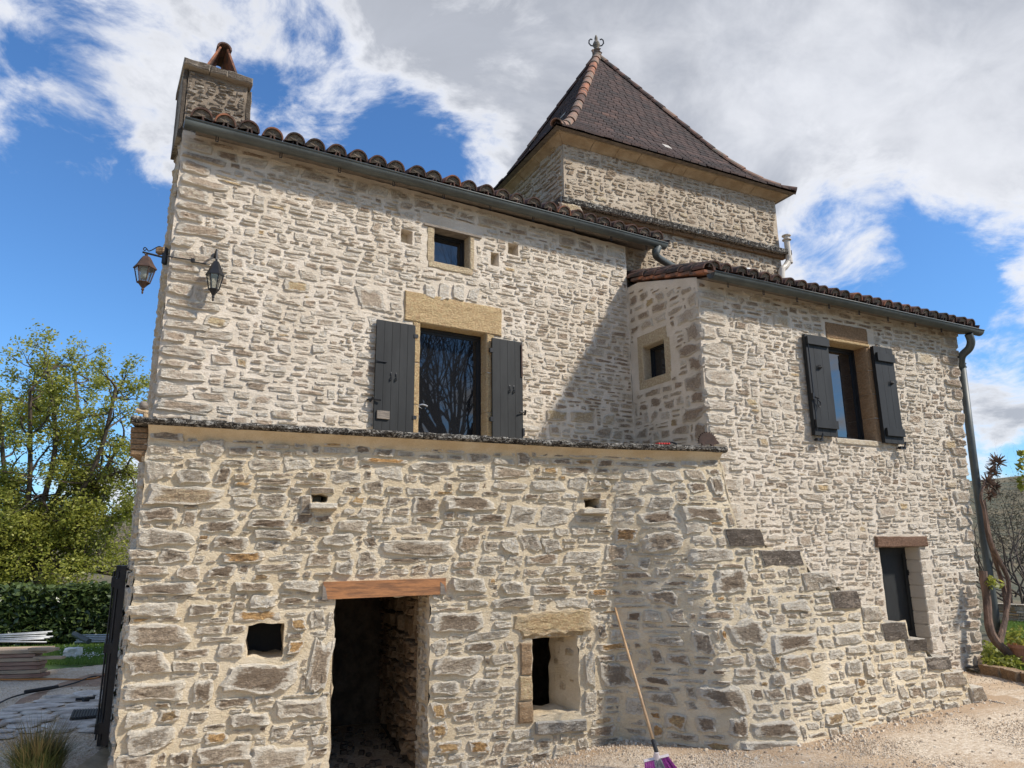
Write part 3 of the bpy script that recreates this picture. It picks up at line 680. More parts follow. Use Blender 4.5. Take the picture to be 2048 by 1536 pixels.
pack(GU, 0.0, DG - 0.02, ZL, ZE - 0.05, (0.2, 0.4), (0.07, 0.15), [], 4, 'stone_up', 'gable', gap=0.025, prot=(0.01, 0.04))

# ---- main facade
mwin = rect(MW, 836, 655, 975, 860); mwin_h = (mwin[0], mwin[1], ZL + 0.02, mwin[3], 0.20, (0, 0, 0, 0))
sw = rect(MW, 866, 462, 941, 532); sw_h = (*sw, 0.22, (0, 0, 0, 0))
pl1 = (*rect(MW, 802, 460, 825, 487), 0.2, (0.02, -0.02, 0, 0)); pl2 = (*rect(MW, 1016, 488, 1037, 510), 0.2, (0.02, -0.02, 0, 0)); pl3 = (*rect(MW, 981, 505, 998, 532), 0.2, (0.02, -0.02, 0, 0))
up_holes = [mwin_h, sw_h, pl1, pl2, pl3]
mb = wall_mesh(MW, 0, LM, ZL - 0.3, ZE + 0.02, up_holes, 0.05, 0.008, jit=0.008)
w_up = hpart(mb, 'facade_wall', 'mortar_up', smooth=True)
uppre = []
rnd = random.Random(5); z = ZL + 0.05; k = 0
while z < ZE - 0.12:                       # quoins at the left corner
    hgt = rnd.uniform(0.085, 0.16); L = rnd.uniform(0.38, 0.5) if k % 2 else rnd.uniform(0.2, 0.3)
    uppre.append((0.0, L, z, z + hgt - 0.025, D(r=rnd.uniform(0, .45), g=rnd.uniform(.1, .6), p=0.03, feature=True))); z += hgt; k += 1
for q in [(712,575,770,622,D(r=.1,g=.5)),(565,562,622,585,D(r=.95,g=.1)),(405,632,460,655,D(r=.93,g=.2)),(848,568,872,600,D(r=.8)),(876,566,900,602,D(r=.75)),(904,568,930,604,D(r=.8)),(934,574,958,606,D(r=.8)),
          (1090,820,1135,842,D(r=.95,g=.3)),(1140,822,1190,846,D(r=.93,g=.4)),(1097,850,1120,872,D(r=.1,g=.7)),(1205,828,1230,850,D(r=.9,g=.2)),(400,498,460,520,D(r=.4)),(1170,695,1210,712,D(r=.3,g=.5)),(540,820,590,838,D(r=.2)),(385,660,470,680,D(r=.5)),(1120,408,1165,425,D(r=.95,g=.3))]:
    a = rect(MW, *q[:4]); k = dict(q[4]); k['feature'] = True; k.setdefault('p', 0.02); uppre.append((*a, k))
res_up = [rect(MW, 806, 597, 1003, 668), rect(MW, 846, 440, 963, 478), rect(MW, 848, 455, 868, 528), rect(MW, 850, 522, 942, 546), (mwin[1], mwin[1] + 0.10, ZL, mwin[3]), (mwin[0] - 0.09, mwin[0], ZL, mwin[3]), rect(MW, 938, 478, 952, 535)]
pack(MW, 0.0, LM, ZL, ZE - 0.02, (0.10, 0.34), (0.036, 0.095), [h[:4] for h in up_holes] + res_up, 21, 'stone_up', 'up', None, uppre, gap=0.012, prot=(0.003, 0.017), gold=0.03, irr=0.085, warp=.03, dk=(0, .8))

# ---- wing side wall and front wall
ZV = WS.sz(1420, 545)[1]; ZVb = WS.sz(1262, 552)[1]
print('wing verge', ZV, ZVb, 'W eave', WW.sz(1425, 560)[1], WW.sz(1910, 668)[1])
ZWE = (WW.sz(1425, 560)[1] + WW.sz(1910, 668)[1]) / 2
s_w = rect(WS, 1285, 684, 1331, 756); s_wh = (*s_w, 0.20, (0, 0, 0, 0))
m_ = wall_mesh(WS, 0, LS, 0.0, ZWE + 0.35, [s_wh], 0.06, 0.006, lambda s, z: z < ZWE + .1 + (LS - s) * roof_pitch, ztop=lambda s: ZWE + .04 + (LS - s) * roof_pitch)
hpart(m_, 'wing_side_wall', 'mortar_up', smooth=True)
sp = []
z = ZL - 0.25; k = 0
while z < ZWE - 0.1:
    hgt = rnd.uniform(0.14, 0.24); L = rnd.uniform(0.3, 0.42) if k % 2 else rnd.uniform(0.16, 0.24)
    sp.append((LS - L, LS - 0.0, z, z + hgt - 0.025, D(r=rnd.uniform(0, .4), g=rnd.uniform(.1, .5), p=0.015, feature=True))); z += hgt; k += 1
rs = [rect(WS, 1268, 655, 1338, 684), rect(WS, 1268, 684, 1286, 775), rect(WS, 1330, 665, 1348, 755), rect(WS, 1270, 756, 1340, 778)]
pack(WS, 0.02, LS, ZL - 0.2, ZWE + 0.3, (0.14, 0.34), (0.06, 0.16), [s_w] + rs, 31, 'stone_up', 'side', lambda s, z: z < ZWE - 0.05 + (LS - s) * roof_pitch, sp, gap=0.03, prot=(0.004, 0.014), rt=(0, .75), dk=(.2, .8), irr=.16)
ww = rect(WW, 1662, 688, 1742, 880); ww_h = (*ww, 0.24, (0, 0, 0, 0))
wd = rect(WW, 1770, 1094, 1852, 1300); wd_h = (wd[0], wd[1], wd[2] - 0.2, wd[3], 0.26, (0, 0, 0, 0))
skew = (WW.sz(1912, 668)[0] - LW) / (ZWE - 0.1)
LW2 = WW.sz(1963, 1335)[0]; LWt = WW.sz(1912, 668)[0]
skew = (LWt - LW2) / (ZWE + 0.0)
print('LW', LW2, LWt)
wing_holes = [ww_h, wd_h]
ew = lambda z: LW2 + (LWt - LW2) * min(1, max(0, z / ZWE))
mb = wall_mesh(WW, 0, LWt, 0.0, ZWE + 0.02, wing_holes, 0.055, 0.008, lambda s, z: s < ew(z))
w_wing = hpart(mb, 'wing_wall', 'mortar_up', smooth=True)
wp = []
z = ZL - 0.75; k = 1
while z < ZWE - 0.1:
    hgt = rnd.uniform(0.11, 0.22); L = rnd.uniform(0.32, 0.46) if k % 2 else rnd.uniform(0.18, 0.28)
    wp.append((0.0, L, z, z + hgt - 0.025, D(r=rnd.uniform(0, .5), g=rnd.uniform(.1, .6), p=0.02, feature=True))); z += hgt; k += 1
z = 0.25; k = 0
while z < ZWE - 0.1:
    hgt = rnd.uniform(0.11, 0.20); L = rnd.uniform(0.3, 0.42) if k % 2 else rnd.uniform(0.16, 0.25); e = ew(z + hgt / 2)
    wp.append((e - L, e + 0.01, z, z + hgt - 0.025, D(r=rnd.uniform(0, .4), g=rnd.uniform(.3, .9), p=0.03, feature=True))); z += hgt; k += 1
for q in [(1752,1008,1795,1035,D(r=.15,g=.5)),(1860,1096,1920,1108,D(r=.8,g=.0)),(1600,985,1650,1002,D(r=.3,g=.3)),(1628,968,1660,985,D(r=.97,g=0)),(1595,1068,1622,1092,D(r=.1,g=.5)),(1570,1090,1608,1103,D(r=.2,g=.5)),(1935-50,880,1912,900,D(r=.95,g=.2)),(1830,705,1868,730,D(r=.9,g=.3)),(1545,632,1580,655,D(r=.9,g=.2))]:
    a = rect(WW, *q[:4]); k = dict(q[4]); k['feature'] = True; k.setdefault('p', 0.02); wp.append((*a, k))
rw = [rect(WW, 1650, 652, 1745, 690), (ww[1], ww[1] + 0.12, ww[2], ww[3]), (ww[0] - .06, ww[0], ww[2], ww[3]), (ww[0], ww[1], ww[2] - 0.06, ww[2]), rect(WW, 1748, 1070, 1850, 1096), (wd_h[1], wd_h[1] + .17, wd_h[2], wd_h[3])]
pack(WW, 0.0, LWt, 0.1, ZWE - 0.02, (0.11, 0.34), (0.04, 0.105), [h[:4] for h in wing_holes] + rw, 41, 'stone_up', 'wing', lambda s, z: s < ew(z), wp, gap=0.014, prot=(0.004, 0.019), rt=(0, .82), dk=(0, .85), gold=.04, irr=.085, warp=.03)

# right end wall and rear walls (close the volume)
WE = WW.P(LWt, 0); back = Vector((-0.444, 0.896, 0)).normalized()
m_ = MB()
def vwall(a, b, z0, z1, z1b=None):
    z1b = z1 if z1b is None else z1b
    quadgrid(m_, Vector((a.x, a.y, z0)), Vector((b.x, b.y, z0)), Vector((b.x, b.y, z1b)), Vector((a.x, a.y, z1)), 10, 0.008)
WE0 = WW.P(LW2, 0)
quadgrid(m_, WE0 - WW.n * .03, WE0 + back * 3.2, Vector((WE.x, WE.y, ZWE + 3.2 * roof_pitch)) + back * 3.2, Vector((WE.x, WE.y, ZWE)) - WW.n * .03, 10, 0.008)
vwall(WE + back * 3.2, W0 + back * 3.2, 0, ZWE + 3.2 * roof_pitch)
vwall(OM + GD * DG, OM + GD * DG + MW.d * (LM + 1.2), 0, 4.7)
vwall(A0 + GD * 3.3, A0 + GD * 3.3 + MW.d * 1.5, 0, ZL)
quadgrid(m_, A0 + GD * 3.3 + Vector((0, 0, ZL - .1)), A0 + GD * 3.3 + MW.d * 1.5 + Vector((0, 0, ZL - .1)), OM + MW.d * 2 + Vector((0, 0, ZL - .1)), A0 + Vector((0, 0, ZL - .1)), 4, 0)
hpart(m_, 'rear_wall', 'mortar_up')

# ---- tower
ZT_e = TW.sz(1122, 268)[1]; ZT_s = TW.sz(1122, 408, 0.06)[1]
ZT_e2 = TW.sz(1552, 396)[1]
print('tower eave', ZT_e, ZT_e2, 'string', ZT_s, TW.sz(1556, 512, .06)[1])
ZT = (ZT_e + ZT_e2) / 2
for S, nm in ((TW, 1), (TL, 2)):
    m_ = wall_mesh(S, 0, LT, ZL, ZT, [], 0.09, 0.008); hpart(m_, 'tower_wall', 'mortar_tower', smooth=True)
TR = Surf(TW.P(LT, 0), (-0.444, 0.896)); TB = Surf(TR.P(LT, 0), (-0.896, -0.444))
for S in (TR, TB):
    m_ = MB(); quadgrid(m_, S.P(0, ZL), S.P(LT, ZL), S.P(LT, ZT), S.P(0, ZT), 6, 0.004); hpart(m_, 'tower_wall', 'mortar_tower')
pack(TW, 0.0, LT, ZE - 0.7, ZT - 0.05, (0.08, 0.26), (0.04, 0.09), [(0, LT, ZT_s - .02, ZT_s + .1)], 51, 'stone_tower', 'tower', None, (), gap=0.02, prot=(0.004, 0.018), rt=(0, .95), irr=.2)
pack(TL, 0.6, LT, ZE - 0.1, ZT - 0.05, (0.12, 0.40), (0.05, 0.11), [(0, LT, ZT_s - .02, ZT_s + .1)], 52, 'stone_tower', 'tower', None, (), gap=0.014, prot=(0.02, 0.04), rt=(.4, .95), dk=(0, .2), irr=.08)
# string course + cornice: runs of individual stones
def course(S, s0, s1, z0, h, off, n, mat, name, par=None, back_=0.0, tint=(.4, .9, .2)):
    r_ = random.Random(int(z0 * 100)); e = [s0] + sorted(s0 + (s1 - s0) * (i + r_.uniform(-.25, .25)) / n for i in range(1, n)) + [s1]
    for i in range(n):
        m_ = MB(); stone_block(m_, S, e[i] + 0.004, e[i + 1] - 0.004, z0, z0 + h, -0.02, off + r_.uniform(-.006, .006), (tint[0] + r_.uniform(-.3, .3), tint[1], tint[2]), n=(5, 2), amp=0.008)
        hpart(m_, name, mat, tint=True)
course(TW, -0.12, LT + 0.13, ZT_s, 0.085, 0.13, 9, 'stone_ledge', 'string_course_stone'); course(TW, -0.06, LT + 0.06, ZT_s - 0.05, 0.048, 0.07, 7, 'stone_brown', 'corbel_stone')
course(TL, 0.0, LT + 0.12, ZT_s, 0.085, 0.13, 6, 'stone_lichen', 'string_course_stone')
course(TR, -0.12, LT, ZT_s, 0.085, 0.13, 4, 'stone_lichen', 'string_course_stone')
for S, a, b, n in ((TW, 0, LT, 9), (TL, 0, LT, 7), (TR, 0, LT, 5)):
    # cavetto cornice block run
    r_ = random.Random(n); e = [a] + sorted(a + (b - a) * (i + r_.uniform(-.3, .3)) / n for i in range(1, n)) + [b]
    for i in range(n):
        m_ = MB(); o = r_.uniform(-.004, .004)
        sec = [(-0.02, ZT - 0.11), (0.015, ZT - 0.11), (0.045 + o, ZT - 0.085), (0.11 + o, ZT - 0.05), (0.15 + o, ZT - 0.04), (0.15 + o, ZT + 0.0), (-0.02, ZT + 0.0)]
        def cut(s_, end):
            return [S.P(s_ + (-max(o_, 0) if s_ < .01 else max(o_, 0) if s_ > LT - .01 else 0), z_, o_) for o_, z_ in sec]
        m_.hexa(cut(e[i] + 0.004, 0), cut(e[i + 1] - 0.004, 1)); hpart(m_, 'cornice_stone', 'cornice')
# tower roof
ctr = TW.P(LT / 2, 0, -LT / 2); ex = TW.d; ey = -TW.n
apx = None
r_ = ray(1187, 112); k = (ctr - CAM).dot(Vector((0, 1, 0))) / r_.y; ZA = (CAM + r_ * k).z
hw = LT / 2 + 0.23; RZ0 = ZT + 0.0; RH = ZA - RZ0
print('apex', ZA, 'roof h', RH, 'apex px off', (CAM + r_ * k).x - ctr.x)
pr = [(1.0, 0.0), (0.93, 0.03), (0.84, 0.085), (0.74, 0.165), (0.62, 0.285), (0.0, 1.0)]
def prz(r): return float(np.interp(1 - r, [1 - p[0] for p in pr], [p[1] for p in pr])) * RH + RZ0
def roofpt(fx, fy, r, lift=0.0):   # fx,fy unit direction in tower axes
    return ctr + ex * fx * hw * r + ey * fy * hw * r + Vector((0, 0, prz(r) + lift))
tm = MB(); rnd = random.Random(9)
arc = []; r = 1.0
while r > 0.02:
    arc.append(r); dz = 0.098
    a, b = r, max(0, r - 0.001); slope = (prz(b) - prz(a)) / (0.001 * hw); r -= dz / math.sqrt(1 + slope * slope) / hw
faces = [((-1, -1), (1, -1)), ((-1, 1), (-1, -1)), ((1, -1), (1, 1)), ((1, 1), (-1, 1))]
for fi, (c0, c1) in enumerate(faces):
    for ri in range(len(arc) - 1):
        ra, rb = arc[ri], arc[min(ri + 2, len(arc) - 1)]
        L = 2 * hw * ra; n = max(1, int(L / 0.15)); o = 0.5 * (ri % 2)
        for k in range(-1, n + 1):
            u0 = (k + o) / n; u1 = (k + 1 + o) / n
            u0, u1 = max(0, u0), min(1, u1)
            if u1 - u0 < 0.005: continue
            g = 0.05 / n
            def q(u, r, lf):
                fx = c0[0] * (1 - u) + c1[0] * u; fy = c0[1] * (1 - u) + c1[1] * u
                return roofpt(fx, fy, r, lf)
            j = rnd.uniform(-.004, .006)
            tin = (min(.93, abs(rnd.gauss(0.30, 0.17))), 0, 0)
            if rnd.random() < 0.004: tin = (0.99, 0, 0)
            a1, a2, b2, b1 = q(u0 + g, ra + j / hw, 0.040 + j), q(u1 - g, ra + j / hw, 0.040 + j + rnd.uniform(-.006, .006)), q(u1 - g, rb, 0.006), q(u0 + g, rb, 0.006)
            lo = Vector((0, 0, -0.030))
            tm.add([a1, a2, b2, b1, a1 + lo, a2 + lo], [(0, 1, 2, 3), (4, 5, 1, 0), (4, 0, 3), (5, 2, 1)], 0, tin)
o = hpart(tm, 'tower_roof', 'tower_tile', tint=True); o['kind'] = 'stuff'
# solid underside
m_ = MB(); vs = [roofpt(a, b, 1.0, -0.02) for a, b in ((-1, -1), (1, -1), (1, 1), (-1, 1))]
for r in (0.93, 0.84, 0.74, 0.62, 0.0): vs += [roofpt(a, b, r, -0.02) for a, b in ((-1, -1), (1, -1), (1, 1), (-1, 1))]
fs = [(3, 2, 1, 0)]
for l in range(5):
    for k in range(4): fs.append((l * 4 + k, l * 4 + (k + 1) % 4, l * 4 + 4 + (k + 1) % 4, l * 4 + 4 + k))
m_.add(vs, fs); hpart(m_, 'roof_boarding', 'board_grey')
# hip tiles
def half_tile(L=0.38, r0=0.085, r1=0.11, th=0.013, n=10, up=True, plug=False, arcspan=PI):
    """half barrel along +Y from y=0 (lower, wide r1) to y=L (upper, narrow r0); opening down (up=True)"""
    mb = MB(); sg = 1 if up else -1; vs = []
    for (y, r) in ((0, r1), (L, r0)):
        for rr_ in (r, r - th):
            for k in range(n + 1):
                an = PI / 2 - arcspan / 2 + arcspan * k / n; vs.append(Vector((rr_ * math.cos(an), y, sg * rr_ * math.sin(an))))
    m = n + 1; fs = []
    for k in range(n):
        fs += [(k, k + 1, 2 * m + k + 1, 2 * m + k), (m + k, 3 * m + k, 3 * m + k + 1, m + k + 1), (k, m + k, m + k + 1, k + 1), (2 * m + k, 2 * m + k + 1, 3 * m + k + 1, 3 * m + k)]
    fs += [(0, 2 * m, 3 * m, m), (n, m + n, 3 * m + n, 2 * m + n)]
    mb.add(vs, fs)
    if plug:
        rr_ = r1 - th - 0.002; pv = [Vector((rr_ * math.cos(PI * k / n), 0.018 + 0.006 * math.sin(k * 2.1), sg * rr_ * math.sin(PI * k / n) * 0.97)) for k in range(n + 1)] + [Vector((0, 0.012, 0.02))]
        mb.add(pv, [(k, k + 1, n + 1) for k in range(n)], 1)
    return mb
def orient(x, y, z, loc):
    m = Matrix.Identity(4)
    for i in range(3): m[i][0] = x[i]; m[i][1] = y[i]; m[i][2] = z[i]; m[i][3] = loc[i]
    return m
def inst(src, name, mw, parent):
    """linked copy of a tile placed with its own matrix"""
    o = src.copy(); o.name = name; C.objects.link(o); o.parent = parent
    if parent.type == 'EMPTY': o.matrix_parent_inverse = Matrix.Translation(-parent.location)
    o.matrix_basis = mw; return o
ridge_me = [half_tile(0.38, 0.066, 0.084, 0.014, 8).build('hip_tile', [m__], house, smooth=False) for m__ in ('ridge', 'tile_red', 'tile_dark')]
used = [False] * 3
for (a, b) in ((-1, -1), (1, -1), (-1, 1), (1, 1)):
    r = 1.01; i = 0
    while r > 0.04:
        p0 = roofpt(a, b, min(1, r), 0.03); r2 = r - 0.26 / math.sqrt(2) / hw / (1.0 if r > .75 else 1.35); p1 = roofpt(a, b, max(0, r2), 0.03)
        if r > 1: p0 = p0 + (ex * a + ey * b) * 0.01
        y = (p1 - p0).normalized(); hz = Vector((0, 0, 1)); x = y.cross(hz).normalized(); z = x.cross(y)
        if r > 0.93: z = (z + Vector((0, 0, .1))).normalized()
        ki = random.Random(i * 7 + int(a * 3 + b)).choice([0, 0, 1, 2, 0]) if (a, b) == (-1, -1) else random.Random(i).choice([0, 2, 2])
        mw = orient(x, y, z, p0 + z * -0.035 + x * random.uniform(-.006, .006))
        if not used[ki]: used[ki] = True; ridge_me[ki].matrix_basis = mw
        else: inst(ridge_me[ki], 'hip_tile', mw, house)
        r = r2; i += 1
# finial
m_ = MB(); ap = ctr + Vector((0, 0, ZA - 0.04))
m_.lathe(ap, [(0.10, 0), (0.085, 0.05), (0.05, 0.07), (0.035, 0.12), (0.05, 0.14), (0.045, 0.16), (0.03, 0.18), (0.055, 0.23), (0.07, 0.28), (0.05, 0.33), (0.03, 0.36), (0.03, 0.42), (0.015, 0.47), (0.003, 0.49)], 12)
fin = hpart(m_, 'finial', 'stone_lichen', smooth=True, tint=True)
for sgn in (-1, 1):
    m_ = MB(); pts = [ap + CR * sgn * x_ + Vector((0, 0, z_)) for x_, z_ in ((0.05, 0.25), (0.10, 0.26), (0.135, 0.31), (0.13, 0.37), (0.10, 0.40), (0.07, 0.385))]
    m_.tube(pts, 0.013, 6); o = m_.build('scroll', 'iron', fin)

# ---- main roof and wing roof: canal tiles
def canal_roof(S, s0, s1, zline, off0, pitch, depth, colw, seed, keyname, shear=0.0):
    r_ = random.Random(seed); n = int(round((s1 - s0) / colw)); cw = (s1 - s0) / n
    tp = math.tan(pitch)
    updir = (-S.n * math.cos(pitch) + Vector((0, 0, math.sin(pitch)))).normalized(); x = S.d; zz_ = x.cross(updir)
    if zz_.z < 0: zz_ = -zz_
    rc = cw * 0.46
    cover = [half_tile(0.42, rc * 0.82, rc, 0.015, 10, True, True).build('roof_tile', [mt, 'mortar_chim'], house, smooth=False) for mt in ('tile_dark', 'tile_red')]
    under = half_tile(0.42, rc * 0.8, rc * 1.02, 0.015, 8, False).build('roof_tile', ['tile_dark'], house)
    u = {0: False, 1: False, 'u': False}
    nrows = int(depth / 0.33)
    bulk = MB()
    for i in range(n + 1):
        for row in range(nrows):
            s_ = s0 + i * cw; 
            s_ += shear * row * 0.33 * (1 - i / n)
            base = S.P(s_, zline(s_), 0) - S.n * S.bulge(s_, 0) + S.n * off0 + updir * (row * 0.33 + r_.uniform(-.02, .02)) + zz_ * (0.02)
            yaw = r_.uniform(-.04, .04); xd = (x + updir * yaw).normalized(); yd = (updir - x * yaw).normalized(); zd = xd.cross(yd)
            yd = (yd + zd * 0.05).normalized(); zd = xd.cross(yd)
            mwc = orient(xd, yd, zd, base + zz_ * 0.035 + x * r_.uniform(-.012, .012))
            ki = 0 if r_.random() < 0.88 else 1
            mwu = orient(x, updir, zz_, base + x * cw / 2 + zz_ * 0.055)
            if row < 3:
                for kk, src, mw in ((ki, cover[ki], mwc), ('u', under, mwu)):
                    if not u[kk]: u[kk] = True; src.matrix_basis = mw
                    else: inst(src, 'roof_tile', mw, house)
            else:
                for src, mw in ((cover[ki], mwc), (under, mwu)):
                    me = src.data; bulk.add([mw @ v.co for v in me.vertices], [tuple(p.vertices) for p in me.polygons if p.material_index == 0], 0)
    if bulk.v:
        o = hpart(bulk, 'roof_covering', 'tile_dark'); o['kind'] = 'stuff'
    # boarding under the tiles
    m_ = MB()
    q = [S.P(s0 - 0.03, zline(s0), 0) + S.n * (off0 - 0.03 - S.bulge(s0, 0)), S.P(s1 + 0.03, zline(s1), 0) + S.n * (off0 - 0.03 - S.bulge(s1, 0))]
    q += [q[1] + updir * depth, q[0] + updir * depth + x * shear * depth]
    m_.hexa([p - zz_ * 0.07 for p in q], [p - zz_ * 0.045 for p in q]); hpart(m_, 'roof_boarding', 'board_grey')
    return updir, zz_
gA = MW.hit(368, 246, 0.20); gB = MW.hit(1325, 492, 0.20)
ga = MW.sz(368, 246, 0.20); gb = MW.sz(1325, 492, 0.20)
zl_m = lambda s: ga[1] + (gb[1] - ga[1]) * (s - ga[0]) / (gb[0] - ga[0])
upm, upz = canal_roof(MW, 0.13, gb[0] - 0.06, lambda s: zl_m(s) + 0.055, 0.17, math.radians(16), 1.95, 0.225, 61, 'm', 0.11)
m_ = MB(); zr_ = ZE + 1.70 * roof_pitch + .08; q = [MW.P(0.32, zr_, -1.68), MW.P(LM + .1, zr_, -1.68), MW.P(LM + .1, 4.72, -3.02), MW.P(0.45, 4.72, -3.02)]
m_.hexa([p - Vector((0, 0, .06)) for p in q], q); hpart(m_, 'rear_roof_slope', 'tile_dark')
ha = WW.sz(1418, 549, 0.20); hb = WW.sz(1958, 666, 0.20)
zl_w = lambda s: ha[1] + (hb[1] - ha[1]) * (s - ha[0]) / (hb[0] - ha[0])
upw, upwz = canal_roof(WW, 0.12, hb[0] - 0.12, lambda s: zl_w(s) + 0.055, 0.17, math.radians(16), 2.6, 0.20, 62, 'w')
# verge on the left slope edge of the wing roof: red flat tiles below, canal tiles above
vb_ = half_tile(0.36, 0.070, 0.088, 0.016, 9).build('verge_tile', ['tile_dark'], house); first_ = True; r_ = random.Random(91)
for i in range(6):
    yd = (upw + Vector((0, 0, .0))).normalized(); zd = upwz
    b0 = W0 + Vector((0, 0, zl_w(0) + 0.02)) + WW.n * 0.16 + upw * (i * 0.235) + zd * .0
    m_ = MB(); L_ = 0.26; t0 = 0.030
    lo = [b0 - WW.d * (.035 + r_.uniform(-.008, .008)), b0 + WW.d * .16]; hi = [p + upw * L_ - zd * .022 for p in lo]
    q = [lo[0], lo[1], hi[1], hi[0]]; q = [p + zd * .018 for p in q]
    m_.hexa(q, [p + zd * (t0 + r_.uniform(0, .006)) for p in q]); hpart(m_, 'verge_slab', 'tile_red')
    for lay in (0, 1):
        b1_ = b0 + zd * (.062 + .03 * lay) + WW.d * (.035 + .10 * lay + r_.uniform(-.012, .012)) + upw * (.05 * lay + r_.uniform(-.02, .02))
        y2 = (upw + WW.d * r_.uniform(-.04, .04) - zd * .05).normalized(); x2 = y2.cross(zd).normalized(); mw = orient(x2, y2, x2.cross(y2), b1_)
        if first_: vb_.matrix_basis = mw; first_ = False
        else: inst(vb_, 'verge_tile', mw, house)
# gutters
def gutter(p0, p1, name='gutter', r=0.068):
    m_ = MB(); d = (p1 - p0); L = d.length; d = d.normalized(); o = d.cross(Vector((0, 0, 1))).normalized(); up = o.cross(d)
    if up.z < 0: up = -up
    n = 10; N = 14; vs = []; fs = []
    for i in range(N + 1):
        c = p0 + d * L * i / N + up * 0.006 * fn(p0 + d * L * i / N, 1.3)
        for rr_ in (r, r - 0.004):
            for k in range(n + 1):
                an = PI + PI * k / n; vs.append(c + o * rr_ * math.cos(an) + up * rr_ * math.sin(an))
    m = 2 * (n + 1)
    for i in range(N):
        for k in range(n):
            a = i * m + k; fs.append((a, a + 1, a + m + 1, a + m)); b = a + n + 1; fs.append((b, b + m, b + m + 1, b + 1))
    for i in (0, N): fs.append(tuple(i * m + k for k in range(n + 1)))
    m_.add(vs, fs)
    for sg in (1, -1): m_.tube([p0 + o * r * sg, p1 + o * r * sg], 0.009, 8)
    g = hpart(m_, name, 'zinc', smooth=True)
    return g, d, o, up
gp0 = MW.P(ga[0], ga[1] + 0.02, 0.21); gp1 = MW.P(gb[0] + 0.03, gb[1] + 0.02, 0.21)
gut, d_, o_, u_ = gutter(gp0, gp1)
def hooks(g, p0, p1, S, n):
    src = None
    for i in range(n):
        f = (i + 0.5) / n; p = p0 + (p1 - p0) * f; m_ = MB()
        wv = -S.n
        for sg in (-0.010, 0.010):
            m_.tube([p + wv * 0.03 + S.d * sg - Vector((0, 0, 0.060)), p + wv * 0.035 + S.d * sg - Vector((0, 0, 0.115))], 0.0045, 5)
        # strap over the gutter
        m_.tube([p + wv * 0.03 + S.d * -.010 - Vector((0, 0, .115)), p + wv * 0.03 + S.d * .010 - Vector((0, 0, .115))], .0045, 4)
        m_.build('gutter_hook', 'iron', g)
hooks(gut, gp0, gp1, MW, 10)
hp0 = WW.P(ha[0] + 0.02, ha[1] + 0.02, 0.21); hp1 = WW.P(hb[0], hb[1] + 0.02, 0.21)
gut2, *_ = gutter(hp0, hp1)
hooks(gut2, hp0, hp1, WW, 9)
def smooth_path(pts, n=6):
    P_ = [Vector(p) for p in pts]; out = []
    for i in range(len(P_) - 1):
        a = P_[max(0, i - 1)]; b = P_[i]; c = P_[i + 1]; d = P_[min(len(P_) - 1, i + 2)]
        for k in range(n):
            t = k / n; out.append(0.5 * ((2 * b) + (c - a) * t + (2 * a - 5 * b + 4 * c - d) * t * t + (3 * b - a - 3 * c + d) * t ** 3))
    return out + [P_[-1]]
# swan neck from the upper gutter onto the wing roof
m_ = MB(); q0 = MW.P(gb[0] - 0.09, gb[1] - 0.04, 0.21)
q = [q0, MW.hit(1312, 510, 0.20), MW.hit(1325, 521, 0.12), MW.hit(1345, 533, 0.03), MW.hit(1362, 545, 0.0)]
m_.tube(smooth_path(q), 0.050, 12); m_.tube([MW.hit(1312, 500, .2), MW.hit(1312, 505, .2)], 0.056, 12); hpart(m_, 'swan_neck', 'zinc', smooth=True)
# downpipe at the right corner
m_ = MB(); dpx = [(1937, 668, .21), (1942, 683, .2), (1938, 697, .15), (1925, 710, .05), (1922, 722, .0), (1924, 735, -.03)]
pts = smooth_path([WW.hit(x, y, o) for x, y, o in dpx], 5)
end = [WW.hit(1945, 905, -.04), WW.hit(1968, 1080, -.04), WW.hit(1990, 1230, -.04), WW.hit(1998, 1285, -.04)]
m_.tube(pts, 0.054, 12, cap=False); m_.tube([pts[-1]] + end, 0.052, 12)
dp = hpart(m_, 'downpipe', 'zinc', smooth=True)
for (x, y) in ((1923, 728), (1924, 735), (1994, 1262), (1996, 1275)):
    m_ = MB(); c = WW.hit(x, y, -.035); m_.lathe(c, [(0.052, -0.01), (0.062, -0.006), (0.062, 0.006), (0.052, 0.01)], 12); m_.build('pipe_collar', 'zinc', dp, smooth=True)

# ---- chimney
ch0 = MW.sz(372, 236, -0.10); ch1 = MW.sz(490, 240, -0.10); cht = MW.sz(372, 140, -0.10)[1]; cht2 = MW.sz(494, 170, -0.10)[1]
CT = (cht + cht2) / 2; print('chimney', ch0, ch1, cht, cht2)
cs0, cs1 = ch0[0] - 0.015, ch1[0]; CZ0 = ga[1]
CF = Surf(MW.P(0, 0, -0.10), MW.d); CL = Surf(CF.P(cs0, 0) - MW.n * 0.55, MW.n)
m_ = wall_mesh(CF, cs0, cs1, CZ0 - 0.1, CT, [], 0.07, 0.01); quadgrid(m_, CL.P(0, CZ0 - .1), CL.P(.55, CZ0 - .1), CL.P(.55, CT), CL.P(0, CT), 5, 0)
quadgrid(m_, CF.P(cs1, CZ0 - .1), CF.P(cs1, CZ0 - .1, -.55), CF.P(cs1, CT, -.55), CF.P(cs1, CT), 5, 0)
quadgrid(m_, CF.P(cs1, CZ0 - .1, -.55), CF.P(cs0, CZ0 - .1, -.55), CF.P(cs0, CT, -.55), CF.P(cs1, CT, -.55), 5, 0)
quadgrid(m_, CF.P(cs0, CT), CF.P(cs1, CT), CF.P(cs1, CT, -.55), CF.P(cs0, CT, -.55), 3, 0)
chim = hpart(m_, 'chimney', 'mortar_chim')
